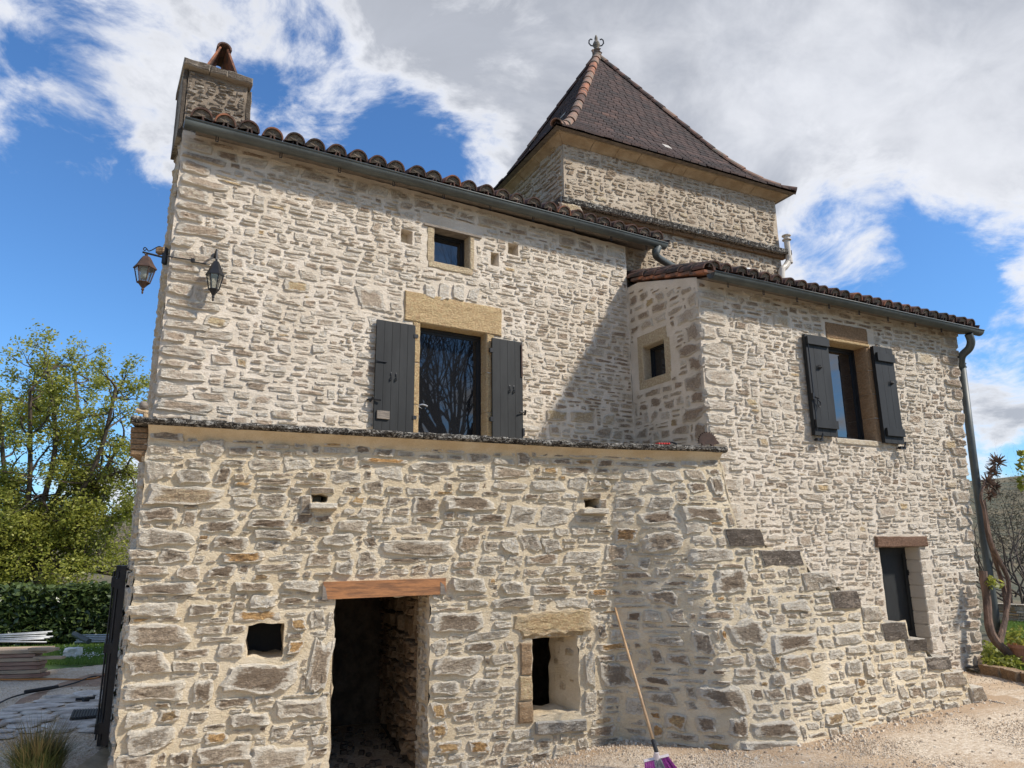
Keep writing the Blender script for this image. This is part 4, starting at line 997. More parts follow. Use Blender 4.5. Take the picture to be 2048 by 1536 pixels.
pack(CF, cs0, cs1, CZ0 - 0.02, CT - 0.02, (0.06, 0.2), (0.025, 0.06), [], 71, 'stone_chim', 'chimney', gap=0.015, prot=(0.006, 0.022), cell=(0.012, 0.008), rt=(0, 1), dk=(.2, 1), irr=.2, msc=.55)
pack(CL, 0, 0.55, CZ0 - 0.02, CT - 0.02, (0.08, 0.2), (0.03, 0.07), [], 72, 'stone_chim', 'chimney', gap=0.015, prot=(0.008, 0.022), rt=(0, .5), dk=(.6, 1), cell=(0.012,0.008), msc=.7)
for a, b in ((-0.10, 0.33), (0.335, 0.62), (0.625, 1.07)):
    m_ = MB(); w_ = cs1 - cs0
    stone_block(m_, CF, cs0 + w_ * a, cs0 + w_ * b, CT, CT + 0.075, -0.62, 0.075, (0.3, .9, .3), n=(6, 2), amp=0.012); m_.build('cap_stone', 'stone_chim', chim, tint=True)
m_ = MB(); stone_block(m_, CF, cs0 - 0.05, cs0 - 0.005, CZ0 + 0.02, CT - 0.01, -0.5, -0.01, (0.1, 1, .2), n=(2, 6), amp=0.015); m_.build('edge_stone', 'stone_chim', chim, tint=True)
m_ = MB(); stone_block(m_, CF, cs1 + 0.005, cs1 + 0.06, CZ0 + 0.25, CT - 0.01, -0.5, -0.05, (0.1, 1, .2), n=(2, 6), amp=0.02); m_.build('edge_stone', 'stone_chim', chim, tint=True)
# two leaning tiles and ridge on the chimney
sm = cs0 + (cs1 - cs0) * 0.56
for sg in (-1, 1):
    m_ = MB(); a = CF.P(sm + sg * 0.19, CT + 0.07, -0.10); b = CF.P(sm + sg * 0.035, CT + 0.44, -0.10); ax = MW.n; t_ = (b - a).normalized(); nn2 = t_.cross(ax).normalized()
    q0 = [a + nn2 * 0.01, a - nn2 * 0.01, b - nn2 * 0.01, b + nn2 * 0.01]; m_.hexa(q0, [p - ax * 0.36 for p in q0]); m_.build('chimney_tile', 'tile_red', chim)
m_ = half_tile(0.40, 0.065, 0.075, 0.016, 8); o = m_.build('chimney_tile', 'tile_dark', chim); o.matrix_basis = orient(-MW.d, -MW.n, Vector((0, 0, 1)), CF.P(sm, CT + 0.42, -0.08))

# ---- ledge along the terrace, with cove beneath and corbel stones at its left end
la = TS.sz(300, 849, 0.10); lb = TS.sz(1455, 904, 0.13)
print('ledge', la, lb, ZL)
def ledge_surface():
    n = 6; L0 = -0.13; L1 = lb[0] + 0.02
    e = [L0, 0.35, 1.35, 2.3, 3.2, 3.95, L1]
    zf = lambda s: la[1] + (lb[1] - la[1]) * (s - la[0]) / (lb[0] - la[0])
    for i in range(n):
        m_ = MB(); vs = []; fs = []; tt = []; N = max(4, int((e[i + 1] - e[i]) / 0.05))
        for k in range(N + 1):
            s_ = e[i] + 0.003 + (e[i + 1] - e[i] - 0.006) * k / N
            z0 = zf(s_)
            for (o_, z_) in ((-0.35, z0), (0.03, z0), (0.10, z0 + 0.004), (0.125, z0 + 0.022), (0.125, z0 + 0.046), (0.10, z0 + 0.062), (0.0, z0 + 0.066), (-0.35, z0 + 0.06)):
                ed = 1 if o_ > 0.05 else 0
                pz = 0.012 * noise.noise(Vector((s_ * 11, o_ * 20, z_ * 30))) ; po = 0.030 * ed * noise.noise(Vector((s_ * 7, z_ * 25, 4)))
                vs.append(TS.P(s_, z_ + pz, o_ + po)); tt.append((0.6 + .3 * fn((s_, z_, 0), 9), 1.0, 0.35))
        for k in range(N):
            for q in range(8): a = k * 8 + q; b = k * 8 + (q + 1) % 8; fs.append((a, b, b + 8, a + 8))
        fs.append(tuple(range(8))); fs.append(tuple(N * 8 + q for q in range(8))[::-1])
        m_.add(vs, fs, 0, tt); hpart(m_, 'ledge_slab', 'stone_ledge', tint=True)
    m_ = MB(); vs = []; fs = []; N = 60; K = 6
    for k in range(N + 1):
        s_ = 0.0 + (prof[0][0] - 0.0) * k / N; z0 = zf(s_)
        for q in range(K):
            a = q / (K - 1); o_ = 0.085 * (1 - math.sin(a * PI / 2)); z_ = z0 - 0.10 * a
            vs.append(TS.P(s_, z_ + 0.001, o_ + 0.004))
    for k in range(N):
        for q in range(K - 1): a = k * K + q; fs.append((a, a + K, a + K + 1, a + 1))
    m_.add(vs, fs); hpart(m_, 'ledge_cove', 'render_cove', smooth=True)
    # terrace floor behind the ledge
    m_ = MB(); z_ = ZL - 0.0
    m_.add([TS.P(0, zf(0) + .03, -0.2), TS.P(lb[0], zf(lb[0]) + .03, -0.2), Vector((W0.x, W0.y, zf(lb[0]) + .03)) - WW.n * .02, Vector((IN.x, IN.y, ZL + 0.02)), Vector((OM.x, OM.y, zf(0) + .03))], [(0, 1, 2, 3, 4)])
    hpart(m_, 'terrace_floor', 'mortar_low')
    return zf
zf = ledge_surface()
for i in range(5):
    a = TS.sz(262, 852 + i * 11.5, 0.0); z1 = a[1]; m_ = MB(); h_ = 0.048
    c0 = A0 + Vector((0, 0, z1 - h_ / 2)) - TS.n * 0.12 + Vector((0, 0, 0)); L = 0.145 - 0.004 * i
    stone_block(m_, TS, -L, 0.02, z1 - h_, z1 - 0.003, -0.5, -0.015, (0.4 + .1 * i, .3, .1), n=(3, 2), amp=0.006); hpart(m_, 'corbel_stone', 'stone_brown', tint=True)

# ---- dressed surrounds
def blk(S, px, off, name, mat, back_=-0.05, tint=(.5, .3, .1), n=(6, 3), amp=0.01, r4=None):
    a = r4 if r4 else rect(S, *px); m_ = MB(); stone_block(m_, S, a[0], a[1], a[2], a[3], back_, off, tint, n=n, amp=amp)
    return hpart(m_, name, mat, tint=True)
a = rect(MW, 808, 600, 1002, 668); blk(MW, None, 0.02, 'lintel', 'stone_gold', -0.24, r4=(a[0], a[1], mwin[3] - 0.014, a[3]), n=(12, 5), amp=0.012)
for i in range(3):                        # jambs of the main window
    zt = mwin[3] - 0.004; z0 = ZL + 0.02; h_ = (zt - z0) / 3
    blk(MW, None, 0.012, 'jamb_stone', 'stone_gold', -0.24, r4=(mwin[1] - 0.014, mwin[1] + 0.085, z0 + i * h_, z0 + (i + 1) * h_ - 0.006), n=(2, 5), amp=0.006)
    blk(MW, None, 0.012, 'jamb_stone', 'stone_gold', -0.24, r4=(mwin[0] - 0.075, mwin[0] + 0.014, z0 + i * h_, z0 + (i + 1) * h_ - 0.006), n=(2, 5), amp=0.006)
a = rect(MW, 847, 446, 962, 462); 
m_ = MB(); pa = MW.hit(847, 446, 0.02); pb = MW.hit(962, 475, 0.02); ax = (MW.d, -MW.n, Vector((0, 0, 1)))
zc = (pa.z + pb.z) / 2; sa, sb = a[0], a[1]; m_.hexa([MW.P(sa, zc - .013, -.24), MW.P(sb, zc - .013, -.24), MW.P(sb, zc - .013, .025), MW.P(sa, zc - .013, .025)], [MW.P(sa, zc + .014, -.24), MW.P(sb, zc + .014, -.24), MW.P(sb, zc + .014, .025), MW.P(sa, zc + .014, .025)])
hpart(m_, 'lintel_board', 'board_grey')
blk(MW, None, 0.01, 'jamb_stone', 'pale_gold', -0.22, r4=(sw[0] - 0.075, sw[0] + 0.014, sw[2], sw[3] - 0.002), n=(2, 4)); blk(MW, None, 0.01, 'jamb_stone', 'pale_gold', -0.22, r4=(sw[1] - 0.014, sw[1] + 0.05, sw[2], sw[3] - 0.002), n=(2, 4))
blk(MW, None, 0.012, 'window_sill', 'pale_gold', -0.22, r4=(sw[0] - 0.06, sw[1] + 0.03, sw[2] - 0.07, sw[2] + 0.012), n=(6, 2))
# side window surround
blk(WS, None, 0.006, 'lintel', 'pale_gold', -0.2, r4=(s_w[0] - .09, s_w[1] + .06, s_w[3] - .014, s_w[3] + .15), n=(6, 3), amp=.004)
blk(WS, None, 0.006, 'jamb_stone', 'pale_gold', -0.2, r4=(s_w[0] - .09, s_w[0] + 0.014, s_w[2], s_w[3] - .002), n=(2, 5), amp=.004)
blk(WS, None, 0.006, 'jamb_stone', 'pale_gold', -0.2, r4=(s_w[1] - 0.014, s_w[1] + .10, s_w[2], s_w[3] - .002), n=(2, 5), amp=.004)
blk(WS, None, 0.006, 'window_sill', 'pale_gold', -0.2, r4=(s_w[0] - .09, s_w[1] + .08, s_w[2] - .1, s_w[2] + .012), n=(6, 2), amp=.004)
# wing window surround
wl = rect(WW, 1652, 655, 1742, 690)
blk(WW, None, 0.012, 'lintel', 'stone_brown', -0.26, r4=(wl[0], ww[1] + .06, ww[3] + .03, wl[3] + .02), n=(6, 3), amp=.006)
blk(WW, None, 0.030, 'lintel_moulding', 'stone_gold', -0.26, r4=(ww[0], ww[1] + .05, ww[3] - .012, ww[3] + .028), n=(6, 2), amp=.003)
for i in range(4):
    h_ = (ww[3] - ww[2]) / 4
    blk(WW, None, 0.012, 'jamb_stone', 'stone_brown', -0.26, r4=(ww[1] - 0.014, ww[1] + .10, ww[2] + i * h_, ww[2] + (i + 1) * h_ - .008), n=(3, 4), amp=.006)
    blk(WW, None, 0.008, 'jamb_stone', 'stone_brown', -0.26, r4=(ww[0] - .05, ww[0] + 0.014, ww[2] + i * h_, ww[2] + (i + 1) * h_ - .008), n=(3, 4), amp=.006)
blk(WW, None, 0.02, 'window_sill', 'stone_up', -0.24, r4=(ww[0] - .02, ww[1] + .08, ww[2] - .06, ww[2] + .012), tint=(.9, .1, .3), n=(8, 2))
blk(WW, None, 0.04, 'lintel', 'wood_old', -0.26, r4=rect(WW, 1749, 1073, 1850, 1094), n=(8, 3), amp=.01)
for i in range(9):
    h_ = (wd_h[3] - wd_h[2]) / 9
    blk(WW, None, 0.006, 'jamb_stone', 'stone_up', -0.24, r4=(wd_h[1] - .016, wd_h[1] + (.09 if i % 2 else .16), wd_h[2] + i * h_ + .004, wd_h[2] + (i + 1) * h_ - .010), n=(3, 3), amp=.010, tint=(.15 + .1 * (i % 3), .5, .35))
# cellar door lintel beam
a = rect(TS, 646, 1161, 890, 1189)
m_ = MB(); m_.hexa([TS.P(a[0], door_h[3] - .004, -.5), TS.P(a[1], door_h[3] + .006, -.5), TS.P(a[1], door_h[3] + .006, .035), TS.P(a[0], door_h[3] - .01, .035)], [TS.P(a[0], a[3], -.5), TS.P(a[1], a[3] + .01, -.5), TS.P(a[1], a[3] + .01, .035), TS.P(a[0], a[3] + .0, .035)])
lb_ = hpart(m_, 'lintel_beam', 'beam')
for (x0, x1) in ((a[0] - .004, a[0] + .04), (a[1] - .05, a[1] + .004)):
    m_ = MB(); zb_ = door_h[3] + (-.012 if x0 < a[0] + .1 else .004); m_.hexa([TS.P(x0, zb_, .0), TS.P(x1, zb_, .0), TS.P(x1, zb_, .038), TS.P(x0, zb_, .038)], [TS.P(x0, a[3] - .02, .0), TS.P(x1 - .02, a[3] - .05, .0), TS.P(x1 - .02, a[3] - .05, .038), TS.P(x0, a[3] - .02, .038)]); m_.build('beam_end', 'board_grey', lb_)
# niche surround
a = rect(TS, 1034, 1228, 1183, 1270); blk(TS, None, 0.0, 'lintel', 'stone_gold', -0.4, r4=(niche_h[0] - .1, niche_h[1] + .06, niche_h[3] - .012, a[3] - .03), n=(10, 5), amp=.02)
m_ = MB(); stone_geo(m_, dict(S=TS, s=(a[0] + a[1]) / 2, z=(a[2] + a[3]) / 2 + .012, w=a[1] - a[0] + .04, h=a[3] - a[2] + .03, seed=3.7, p=.035, rot=.02, irr=.16, r=.5, g=.3, wall='low')); hpart(m_, 'lintel_face', 'stone_gold', tint=True)
for (x0, y0, x1, y1, m__) in ((1040, 1286, 1063, 1350, 'stone_brown'), (1038, 1352, 1064, 1400, 'stone_gold'), (1036, 1402, 1065, 1446, 'stone_brown')):
    blk(TS, (x0, y0, x1, y1), 0.025, 'jamb_stone', m__, -0.2, n=(3, 5), amp=.014, tint=(.9, .3, .4))
blk(TS, (1070, 1440, 1170, 1463), 0.05, 'window_sill', 'stone_lichen', -0.3, n=(8, 3), amp=.02, tint=(.8, .6, .4))
for (x0, y0, x1, y1) in ((618, 1007, 674, 1018), (1160, 1018, 1211, 1028)):
    blk(TS, (x0, y0, x1, y1), 0.09, 'perch_slab', 'stone_low', -0.3, n=(5, 2), amp=.012, tint=(.6, .5, .5))
for (x0, y0, x1, y1) in ((600, 992, 621, 1030), (620, 975, 668, 987), (1162, 986, 1200, 997), (1198, 998, 1212, 1018)):
    blk(TS, (x0, y0, x1, y1), 0.03, 'hole_surround', 'stone_low', -0.1, n=(4, 3), amp=.016, tint=(.2, .95, .3))
blk(TS, None, -0.26, 'hole_light_block', 'white', -0.34, r4=(pig1[0], pig1[1] - .04, pig1[2] + .02, pig1[3]), n=(4, 3))  # added pale block, its colour stands for light showing through the hole

# ---- interiors behind the openings
m_ = MB()
def room(S, s0, s1, z0, z1, o0, o1):
    P8 = lambda o: [S.P(s0, z0, o) - S.n * S.bulge(s0, z0), S.P(s1, z0, o) - S.n * S.bulge(s1, z0), S.P(s1, z1, o) - S.n * S.bulge(s1, z1), S.P(s0, z1, o) - S.n * S.bulge(s0, z1)]
    a, b = P8(o0), P8(o1)
    for k in range(4):
        k2 = (k + 1) % 4; quadgrid(m_, a[k], a[k2], b[k2], b[k], 14, 0.03)
    quadgrid(m_, b[0], b[1], b[2], b[3], 14, 0.03)
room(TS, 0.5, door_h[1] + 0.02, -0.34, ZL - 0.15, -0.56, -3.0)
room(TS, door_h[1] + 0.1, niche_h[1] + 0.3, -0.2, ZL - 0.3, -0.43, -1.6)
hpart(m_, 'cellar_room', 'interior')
JW = Surf(TS.P(door_h[1], 0, 0), -TS.n); JW.n = -TS.d
pack(JW, 0.03, 0.55, -0.2, door_h[3], (0.12, 0.28), (0.06, 0.14), [], 81, 'stone_low', 'jamb', gap=0.035, prot=(0.005, 0.03))
NS = Surf(TS.P(niche_h[1], 0, 0), -TS.n - TS.d * .3); NS.n = -TS.d
pack(NS, 0.03, 0.42, niche_h[2], niche_h[3], (0.12, 0.26), (0.07, 0.2), [], 83, 'pale_gold', 'jamb', gap=0.05, prot=(0.002, 0.012), drop=.25)
JI = Surf(TS.P(door_h[1] + 0.02, 0, 0), -TS.n); JI.n = -TS.d
pack(JI, 0.58, 2.9, -0.2, ZL - 0.2, (0.15, 0.38), (0.07, 0.17), [], 82, 'stone_brown', 'jamb', gap=0.02, prot=(0.02, 0.07))
# floor rubble in the cellar
m_ = MB(); rnd = random.Random(3)
for i in range(260):
    s_ = rnd.uniform(0.6, door_h[1]); o_ = rnd.uniform(-2.8, -0.1) ; r = rnd.uniform(.01, .035); c = TS.P(s_, -0.31 + r * .5, o_)
    m_.box(c, r * 2, r * 1.6, r * 1.2, (Vector((math.cos(i), math.sin(i), 0)), Vector((-math.sin(i), math.cos(i), 0)), Vector((0, 0, 1))))
o = hpart(m_, 'floor_rubble', 'interior'); o['kind'] = 'stuff'
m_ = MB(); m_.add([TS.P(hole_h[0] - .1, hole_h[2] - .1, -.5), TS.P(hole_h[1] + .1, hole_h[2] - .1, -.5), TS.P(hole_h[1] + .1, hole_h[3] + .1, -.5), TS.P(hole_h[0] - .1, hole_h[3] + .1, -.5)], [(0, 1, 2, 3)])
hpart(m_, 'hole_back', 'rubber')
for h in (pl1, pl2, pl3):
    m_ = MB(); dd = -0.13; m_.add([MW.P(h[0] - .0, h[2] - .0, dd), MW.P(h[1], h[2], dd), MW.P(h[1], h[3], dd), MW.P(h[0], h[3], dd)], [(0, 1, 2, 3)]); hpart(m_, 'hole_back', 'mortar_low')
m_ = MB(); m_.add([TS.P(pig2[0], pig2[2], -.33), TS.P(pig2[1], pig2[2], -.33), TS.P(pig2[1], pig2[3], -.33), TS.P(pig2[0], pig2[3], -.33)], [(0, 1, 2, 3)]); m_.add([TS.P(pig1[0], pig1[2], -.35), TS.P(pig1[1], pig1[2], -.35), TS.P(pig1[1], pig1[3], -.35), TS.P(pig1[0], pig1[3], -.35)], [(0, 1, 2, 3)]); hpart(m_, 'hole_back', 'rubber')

# ---- windows, door and shutters
def barbox(m_, S, sa, sb, za, zb, o0, o1, mi=0):
    m_.hexa([S.P(sa, za, o0), S.P(sb, za, o0), S.P(sb, za, o1), S.P(sa, za, o1)], [S.P(sa, zb, o0), S.P(sb, zb, o0), S.P(sb, zb, o1), S.P(sa, zb, o1)], mi)
def window(S, r4, o, fw, glass, name='window', tw=None, inner=True):
    sa, sb, za, zb = r4; m_ = MB(); tw = tw or fw
    barbox(m_, S, sa, sa + fw, za, zb, o - 0.05, o); barbox(m_, S, sb - fw, sb, za, zb, o - 0.05, o)
    barbox(m_, S, sa + fw, sb - fw, zb - tw, zb, o - 0.05, o - 0.002); barbox(m_, S, sa + fw, sb - fw, za, za + fw, o - 0.05, o - 0.002)
    f2 = fw * 0.6
    if inner:
        a, b, c, d = sa + fw, sb - fw, za + fw, zb - tw
        barbox(m_, S, a, a + f2, c, d, o - 0.045, o - 0.018); barbox(m_, S, b - f2, b, c, d, o - 0.045, o - 0.018)
        barbox(m_, S, a + f2, b - f2, d - f2, d, o - 0.045, o - 0.020); barbox(m_, S, a + f2, b - f2, c, c + f2, o - 0.045, o - 0.020)
    w = hpart(m_, name, 'frame')
    m_ = MB(); q = o - 0.032; k = fw * 0.9
    m_.hexa([S.P(sa + k, za + k, q - .006), S.P(sb - k, za + k, q - .006), S.P(sb - k, zb - k, q - .006), S.P(sa + k, zb - k, q - .006)][::-1], [S.P(sa + k, za + k, q), S.P(sb - k, za + k, q), S.P(sb - k, zb - k, q), S.P(sa + k, zb - k, q)][::-1])
    m_.build('pane', glass, w)
    return w
e = 0.003
wn = window(MW, (mwin[0] - .02, mwin[1] + .02, ZL - 0.1, mwin[3]), -0.13, 0.045, 'glass')
m_ = MB(); c = MW.hit(836, 811, -0.11); m_.tube(smooth_path([c - MW.n * 0.03, c + MW.n * .02, c + MW.n * .025 + MW.d * .05 + Vector((0, 0, .01)), c + MW.n * .025 + MW.d * .10 - Vector((0, 0, .004))]), 0.008, 8); m_.build('handle', 'steel', wn)
window(MW, (sw[0] + e, sw[1] - e, sw[2] + e, sw[3] - e), -0.13, 0.03, 'glass')
window(WS, (s_w[0] + e, s_w[1] - e, s_w[2] + e, s_w[3] - e), -0.12, 0.025, 'glass')
w2 = window(WW, (ww[0] + e, ww[1] - e, ww[2] + e, ww[3] - e), -0.17, 0.042, 'glass2')
# cellar door of the wing (grey boarded, framed)
m_ = MB(); sa, sb, za, zb = wd_h[0] + e, wd_h[1] - e, wd_h[2] + .01, wd_h[3] - e
barbox(m_, WW, sa, sb, za, zb, -0.25, -0.21)
wdoor = hpart(m_, 'cellar_door', 'shutter')
for (a, b, c, d) in ((sa, sa + .07, za, zb), (sb - .07, sb, za, zb), (sa + .07, sb - .07, zb - .09, zb), (sa + .07, sb - .07, za + .30, za + .38)):
    m_ = MB(); barbox(m_, WW, a + .001, b - .001, c, d, -0.215, -0.19); m_.build('door_rail', 'shutter', wdoor)
m_ = MB()
for zz2 in (za + .2, zb - .35): barbox(m_, WW, sb - .035, sb - .005, zz2, zz2 + .07, -0.19, -0.175)
m_.build('hinge', 'iron', wdoor)
# shutters
def shutter(S, pxq, off, nb, th=0.028, battens=None, hardware='left'):
    """pxq: TL,TR,BR,BL pixels at the front face"""
    tl, tr, br, bl = [S.sz(x, y, off) for x, y in pxq]
    sa = (tl[0] + bl[0]) / 2; sb = (tr[0] + br[0]) / 2; zb = (tl[1] + tr[1]) / 2; za = (bl[1] + br[1]) / 2
    root = MB(); barbox(root, S, sa + .002, sb - .002, za + .002, zb - .002, off - th, off - 0.006)
    o = hpart(root, 'shutter', 'shutter')
    w = (sb - sa) / nb
    for i in range(nb):
        m_ = MB(); barbox(m_, S, sa + i * w + (.0015 if i else 0), sa + (i + 1) * w - (.0015 if i < nb - 1 else 0), za, zb, off - 0.007, off + random.uniform(-.0006, .0006)); m_.build('board', 'shutter', o)
    return o, sa, sb, za, zb
def padl(o, S, s_, z_, off):      # small twin fastener
    m_ = MB(); 
    for k in (-1, 1):
        c = S.P(s_ + k * .028, z_, off); m_.lathe(c - Vector((0, 0, .02)), [(0.004, 0), (0.009, .006), (0.009, .03), (0.005, .042)], 8, (S.d, S.n, Vector((0, 0, 1)))); m_.tube([c - Vector((0, 0, .035)), c - Vector((0, 0, .035)) + S.n * .018, c - Vector((0, 0, .06)) + S.n * .018, c - Vector((0, 0, .065))], 0.006, 6)
    m_.build('shutter_catch', 'iron', o)
OFF = 0.06
so, sa, sb, za, zb = shutter(MW, [(754, 640), (830, 649), (828, 862), (747, 862)], OFF, 5)
za0 = za
padl(so, MW, (sa + sb) / 2 - .02, (za + zb) / 2 + .01, OFF)
m_ = MB(); z_ = MW.sz(780, 725, OFF)[1]; barbox(m_, MW, sa + .005, sa + .05, z_ - .014, z_ + .014, OFF, OFF + .006); barbox(m_, MW, sa + .02, sa + .12, z_ - .005, z_ + .005, OFF, OFF + .014)
m_.build('bolt', 'iron', so)
m_ = MB(); z_ = MW.sz(760, 800, OFF)[1]; m_.tube([MW.P(sa - .06, z_, .01), MW.P(sa - .03, z_, .07), MW.P(sa + .06, z_ - .005, .09)], 0.009, 6); m_.tube([MW.P(sa - .045, z_ - .025, .05), MW.P(sa - .02, z_ + .02, .08)], .013, 6); m_.build('holdback', 'iron', so)
m_ = MB(); q = rect(MW, 753, 822, 778, 838, OFF); barbox(m_, MW, q[0], q[1], q[2], q[3], OFF, OFF + .02); m_.build('wood_block', 'board_grey', so)
for zz2 in (zb - .12, za + .16):
    m_ = MB(); barbox(m_, MW, sb - .015, sb + .03, zz2 - .02, zz2 + .02, OFF - .02, OFF + .008); m_.build('hinge', 'iron', so)
so, sa, sb, za, zb = shutter(MW, [(984, 675), (1044, 685), (1047, 878), (986, 875)], OFF, 4)
padl(so, MW, (sa + sb) / 2 + .05, (za + zb) / 2 + .02, OFF)
m_ = MB(); barbox(m_, MW, sb - .02, sb - .004, zb - .42, zb - .03, OFF, OFF + .012); m_.build('latch_bar', 'iron_rust', so)
m_ = MB(); z_ = MW.sz(1045, 826, OFF)[1]; m_.tube([MW.P(sb + .05, z_ + .01, .01), MW.P(sb + .03, z_ + .01, .07), MW.P(sb - .06, z_, .09)], 0.009, 6); m_.tube([MW.P(sb + .03, z_ - .02, .05), MW.P(sb + .02, z_ + .03, .08)], .013, 6); m_.build('holdback', 'iron', so)
m_ = MB(); barbox(m_, MW, sb - .012, sb + .014, za + .04, za + .13, OFF - .01, OFF + .01); m_.build('hinge', 'iron', so)
for zz2 in (zb - .15, za + .2):
    m_ = MB(); barbox(m_, MW, sa - .03, sa + .01, zz2 - .025, zz2 + .025, OFF - .02, OFF + .006); m_.build('hinge', 'iron', so)
OW = 0.075
for qd, side in (([(1606, 668), (1654, 674), (1676, 872), (1634, 872)], 0), ([(1748, 692), (1787, 698), (1806, 888), (1769, 885)], 1)):
    so, sa, sb, za, zb = shutter(WW, qd, OW, 3, 0.05)
    for (z0_, z1_) in ((zb - .13 if not side else zb - .20, zb - .03 if not side else zb - .09), (za + .09, za + .19)):
        m_ = MB(); barbox(m_, WW, sa + (.03 if side else .012), sb - .003, z0_, z1_, OW + .001, OW + .03); m_.build('batten', 'shutter', so)
    m_ = MB(); zc_ = (za + zb) / 2 + (.22 if not side else .16); sc_ = (sa + sb) / 2 + (.0 if not side else .08)
    for k in range(3): m_.tube([WW.P(sc_ + k * .02 - .03, zc_ - .02, OW), WW.P(sc_ + k * .02 - .03, zc_, OW + .03), WW.P(sc_ + k * .02 - .03, zc_ + .03, OW + .012)], .006, 6)
    m_.build('shutter_catch', 'iron', so)
    if not side:
        m_ = MB(); m_.tube([WW.P(sa + .02, za + .05, OW + .02), WW.P(sa + .02, zb - .04, OW + .02)], .007, 6)
        zc_ = (za + zb) / 2 - .17; barbox(m_, WW, sa + .0, sa + .03, zc_ - .03, zc_ + .05, OW, OW + .03); m_.tube([WW.P(sa + .03, zc_, OW + .03), WW.P(sa + .09, zc_ - .01, OW + .03)], .011, 6)
        m_.tube(smooth_path([WW.P(sa + .07, zc_, OW + .03), WW.P(sa + .065, zc_ - .08, OW + .03), WW.P(sa + .09, zc_ - .12, OW + .03), WW.P(sa + .115, zc_ - .07, OW + .03), WW.P(sa + .075, zc_ - .03, OW + .03)]), .006, 6)
        m_.build('espagnolette', 'iron', so)
    m_ = MB(); sx = sb - .06 if side else sa + .06
    m_.tube(smooth_path([WW.P(sx, za - .045, .0), WW.P(sx, za - .05, OW + .02), WW.P(sx + .02, za - .02, OW + .03), WW.P(sx + .03, za + .02, OW + .035)]), .01, 6); barbox(m_, WW, sx - .05, sx + .05, za - .07, za - .035, OW - .02, OW + .02)
    m_.build('holdback', 'iron', so)

# ---- flue pipe and pale vent on the wing roof
m_ = MB(); S2 = Surf(TW.P(0, 0, 0), TW.d)
fpts = [TW.hit(1560, 548, 0.10), TW.hit(1561, 533, 0.10), TW.hit(1566, 526, 0.10), TW.hit(1577, 522, 0.12), TW.hit(1579, 510, 0.12), TW.hit(1571, 478, 0.12)]
P0 = TW.hit(1563, 560, .1); P1_ = TW.hit(1564, 536, .1); P2_ = TW.hit(1577, 530, .1); tp = TW.hit(1568, 470, .1)
vx = TW.hit(1578, 524, .1); top = Vector((vx.x, vx.y, TW.sz(1568, 470, .1)[1]))
m_.tube(smooth_path([P0, TW.hit(1564, 540, .1), TW.hit(1571, 533, .1), vx + Vector((0, 0, .02)), vx + Vector((0, 0, .10))]), 0.05, 12); m_.tube([vx + Vector((0, 0, .05)), top], 0.045, 12)
for zo, rr_ in ((0.0, 0.07), (-.07, .07)): m_.lathe(top + Vector((0, 0, zo)), [(0.045, -.02), (rr_, -.012), (rr_, .0), (.045, .006)], 14)
m_.lathe(vx + Vector((0, 0, -.01)), [(0.045, -.02), (.058, -.012), (.058, .03), (.045, .036)], 12)
hpart(m_, 'flue_pipe', 'cream', smooth=False)
c = WW.hit(1496, 556, 0.05); m_ = MB(); vs = []
m_.lathe(c, [(0.055, -.02), (.058, .04), (.055, .09), (.035, .12), (.012, .13)], 12); hpart(m_, 'roof_vent', 'white', smooth=True)

# ---- black shutters on the gable (edge-on)
GLr = Surf(A0 + GD * 4.6, -GD)
for (g0, g1, o1, z0, z1) in ((0.9, 1.35, 0.10, 0.12, 1.62), (1.36, 1.80, 0.14, 0.03, 1.62)):
    a = 4.6 - g1; b = 4.6 - g0; m_ = MB(); barbox(m_, GLr, a, b, z0, z1, 0.05, o1); sh = hpart(m_, 'gable_shutter', 'iron')
    for zz2 in (z0 + .1, (z0 + z1) / 2, z1 - .2):
        m_ = MB(); barbox(m_, GLr, a + .02, b - .02, zz2, zz2 + .09, o1, o1 + .03); m_.build('batten', 'iron', sh)
    m_ = MB(); m_.tube([GLr.P(b - .03, z0 + .05, o1 + .012), GLr.P(b - .03, z1 - .05, o1 + .012)], .009, 6); m_.build('espagnolette', 'iron', sh)

# ---- all rubble stones: 300 biggest in view as parts, the rest joined per wall
for st in stones:
    c = st['S'].P(st['s'], st['z']); d = (c - CAM); st['px'] = st['w'] * st['h'] / d.length ** 2
    if st['wall'] in ('gable', 'jamb', 'chimney'): st['px'] *= 0.2
for st in stones:      # less lime wash in the sheltered inner corner and on the side of the wing; eaves shade painted into the top rows
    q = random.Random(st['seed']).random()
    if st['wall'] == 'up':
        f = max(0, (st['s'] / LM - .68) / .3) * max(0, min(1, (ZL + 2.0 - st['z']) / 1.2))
        if q < f or (st['z'] > ZE - .28 and q < .5) or q < .06: st['mat'] = 'stone_bare_shade'
    if st['wall'] == 'side' and q < .75: st['mat'] = 'stone_bare_shade'
    if st['wall'] == 'wing' and (q < .10 or (st['z'] > ZWE - .3 and q < .5) or (st['s'] > LWt - .7 and q < .5) or (st['z'] < 1.4 and q < .3)): st['mat'] = 'stone_bare_shade'
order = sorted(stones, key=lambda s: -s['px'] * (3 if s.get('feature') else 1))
print('stones', len(stones), {w: sum(1 for s in stones if s['wall'] == w) for w in set(s['wall'] for s in stones)})
parents = {'low': w_low, 'up': w_up, 'wing': w_wing}
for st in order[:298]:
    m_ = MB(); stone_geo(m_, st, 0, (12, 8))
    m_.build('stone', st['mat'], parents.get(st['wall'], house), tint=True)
bulk = {}
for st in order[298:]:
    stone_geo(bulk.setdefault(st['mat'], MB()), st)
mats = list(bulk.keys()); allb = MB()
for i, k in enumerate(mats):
    b = bulk[k]; allb.add(b.v, b.f, i, b.tint)
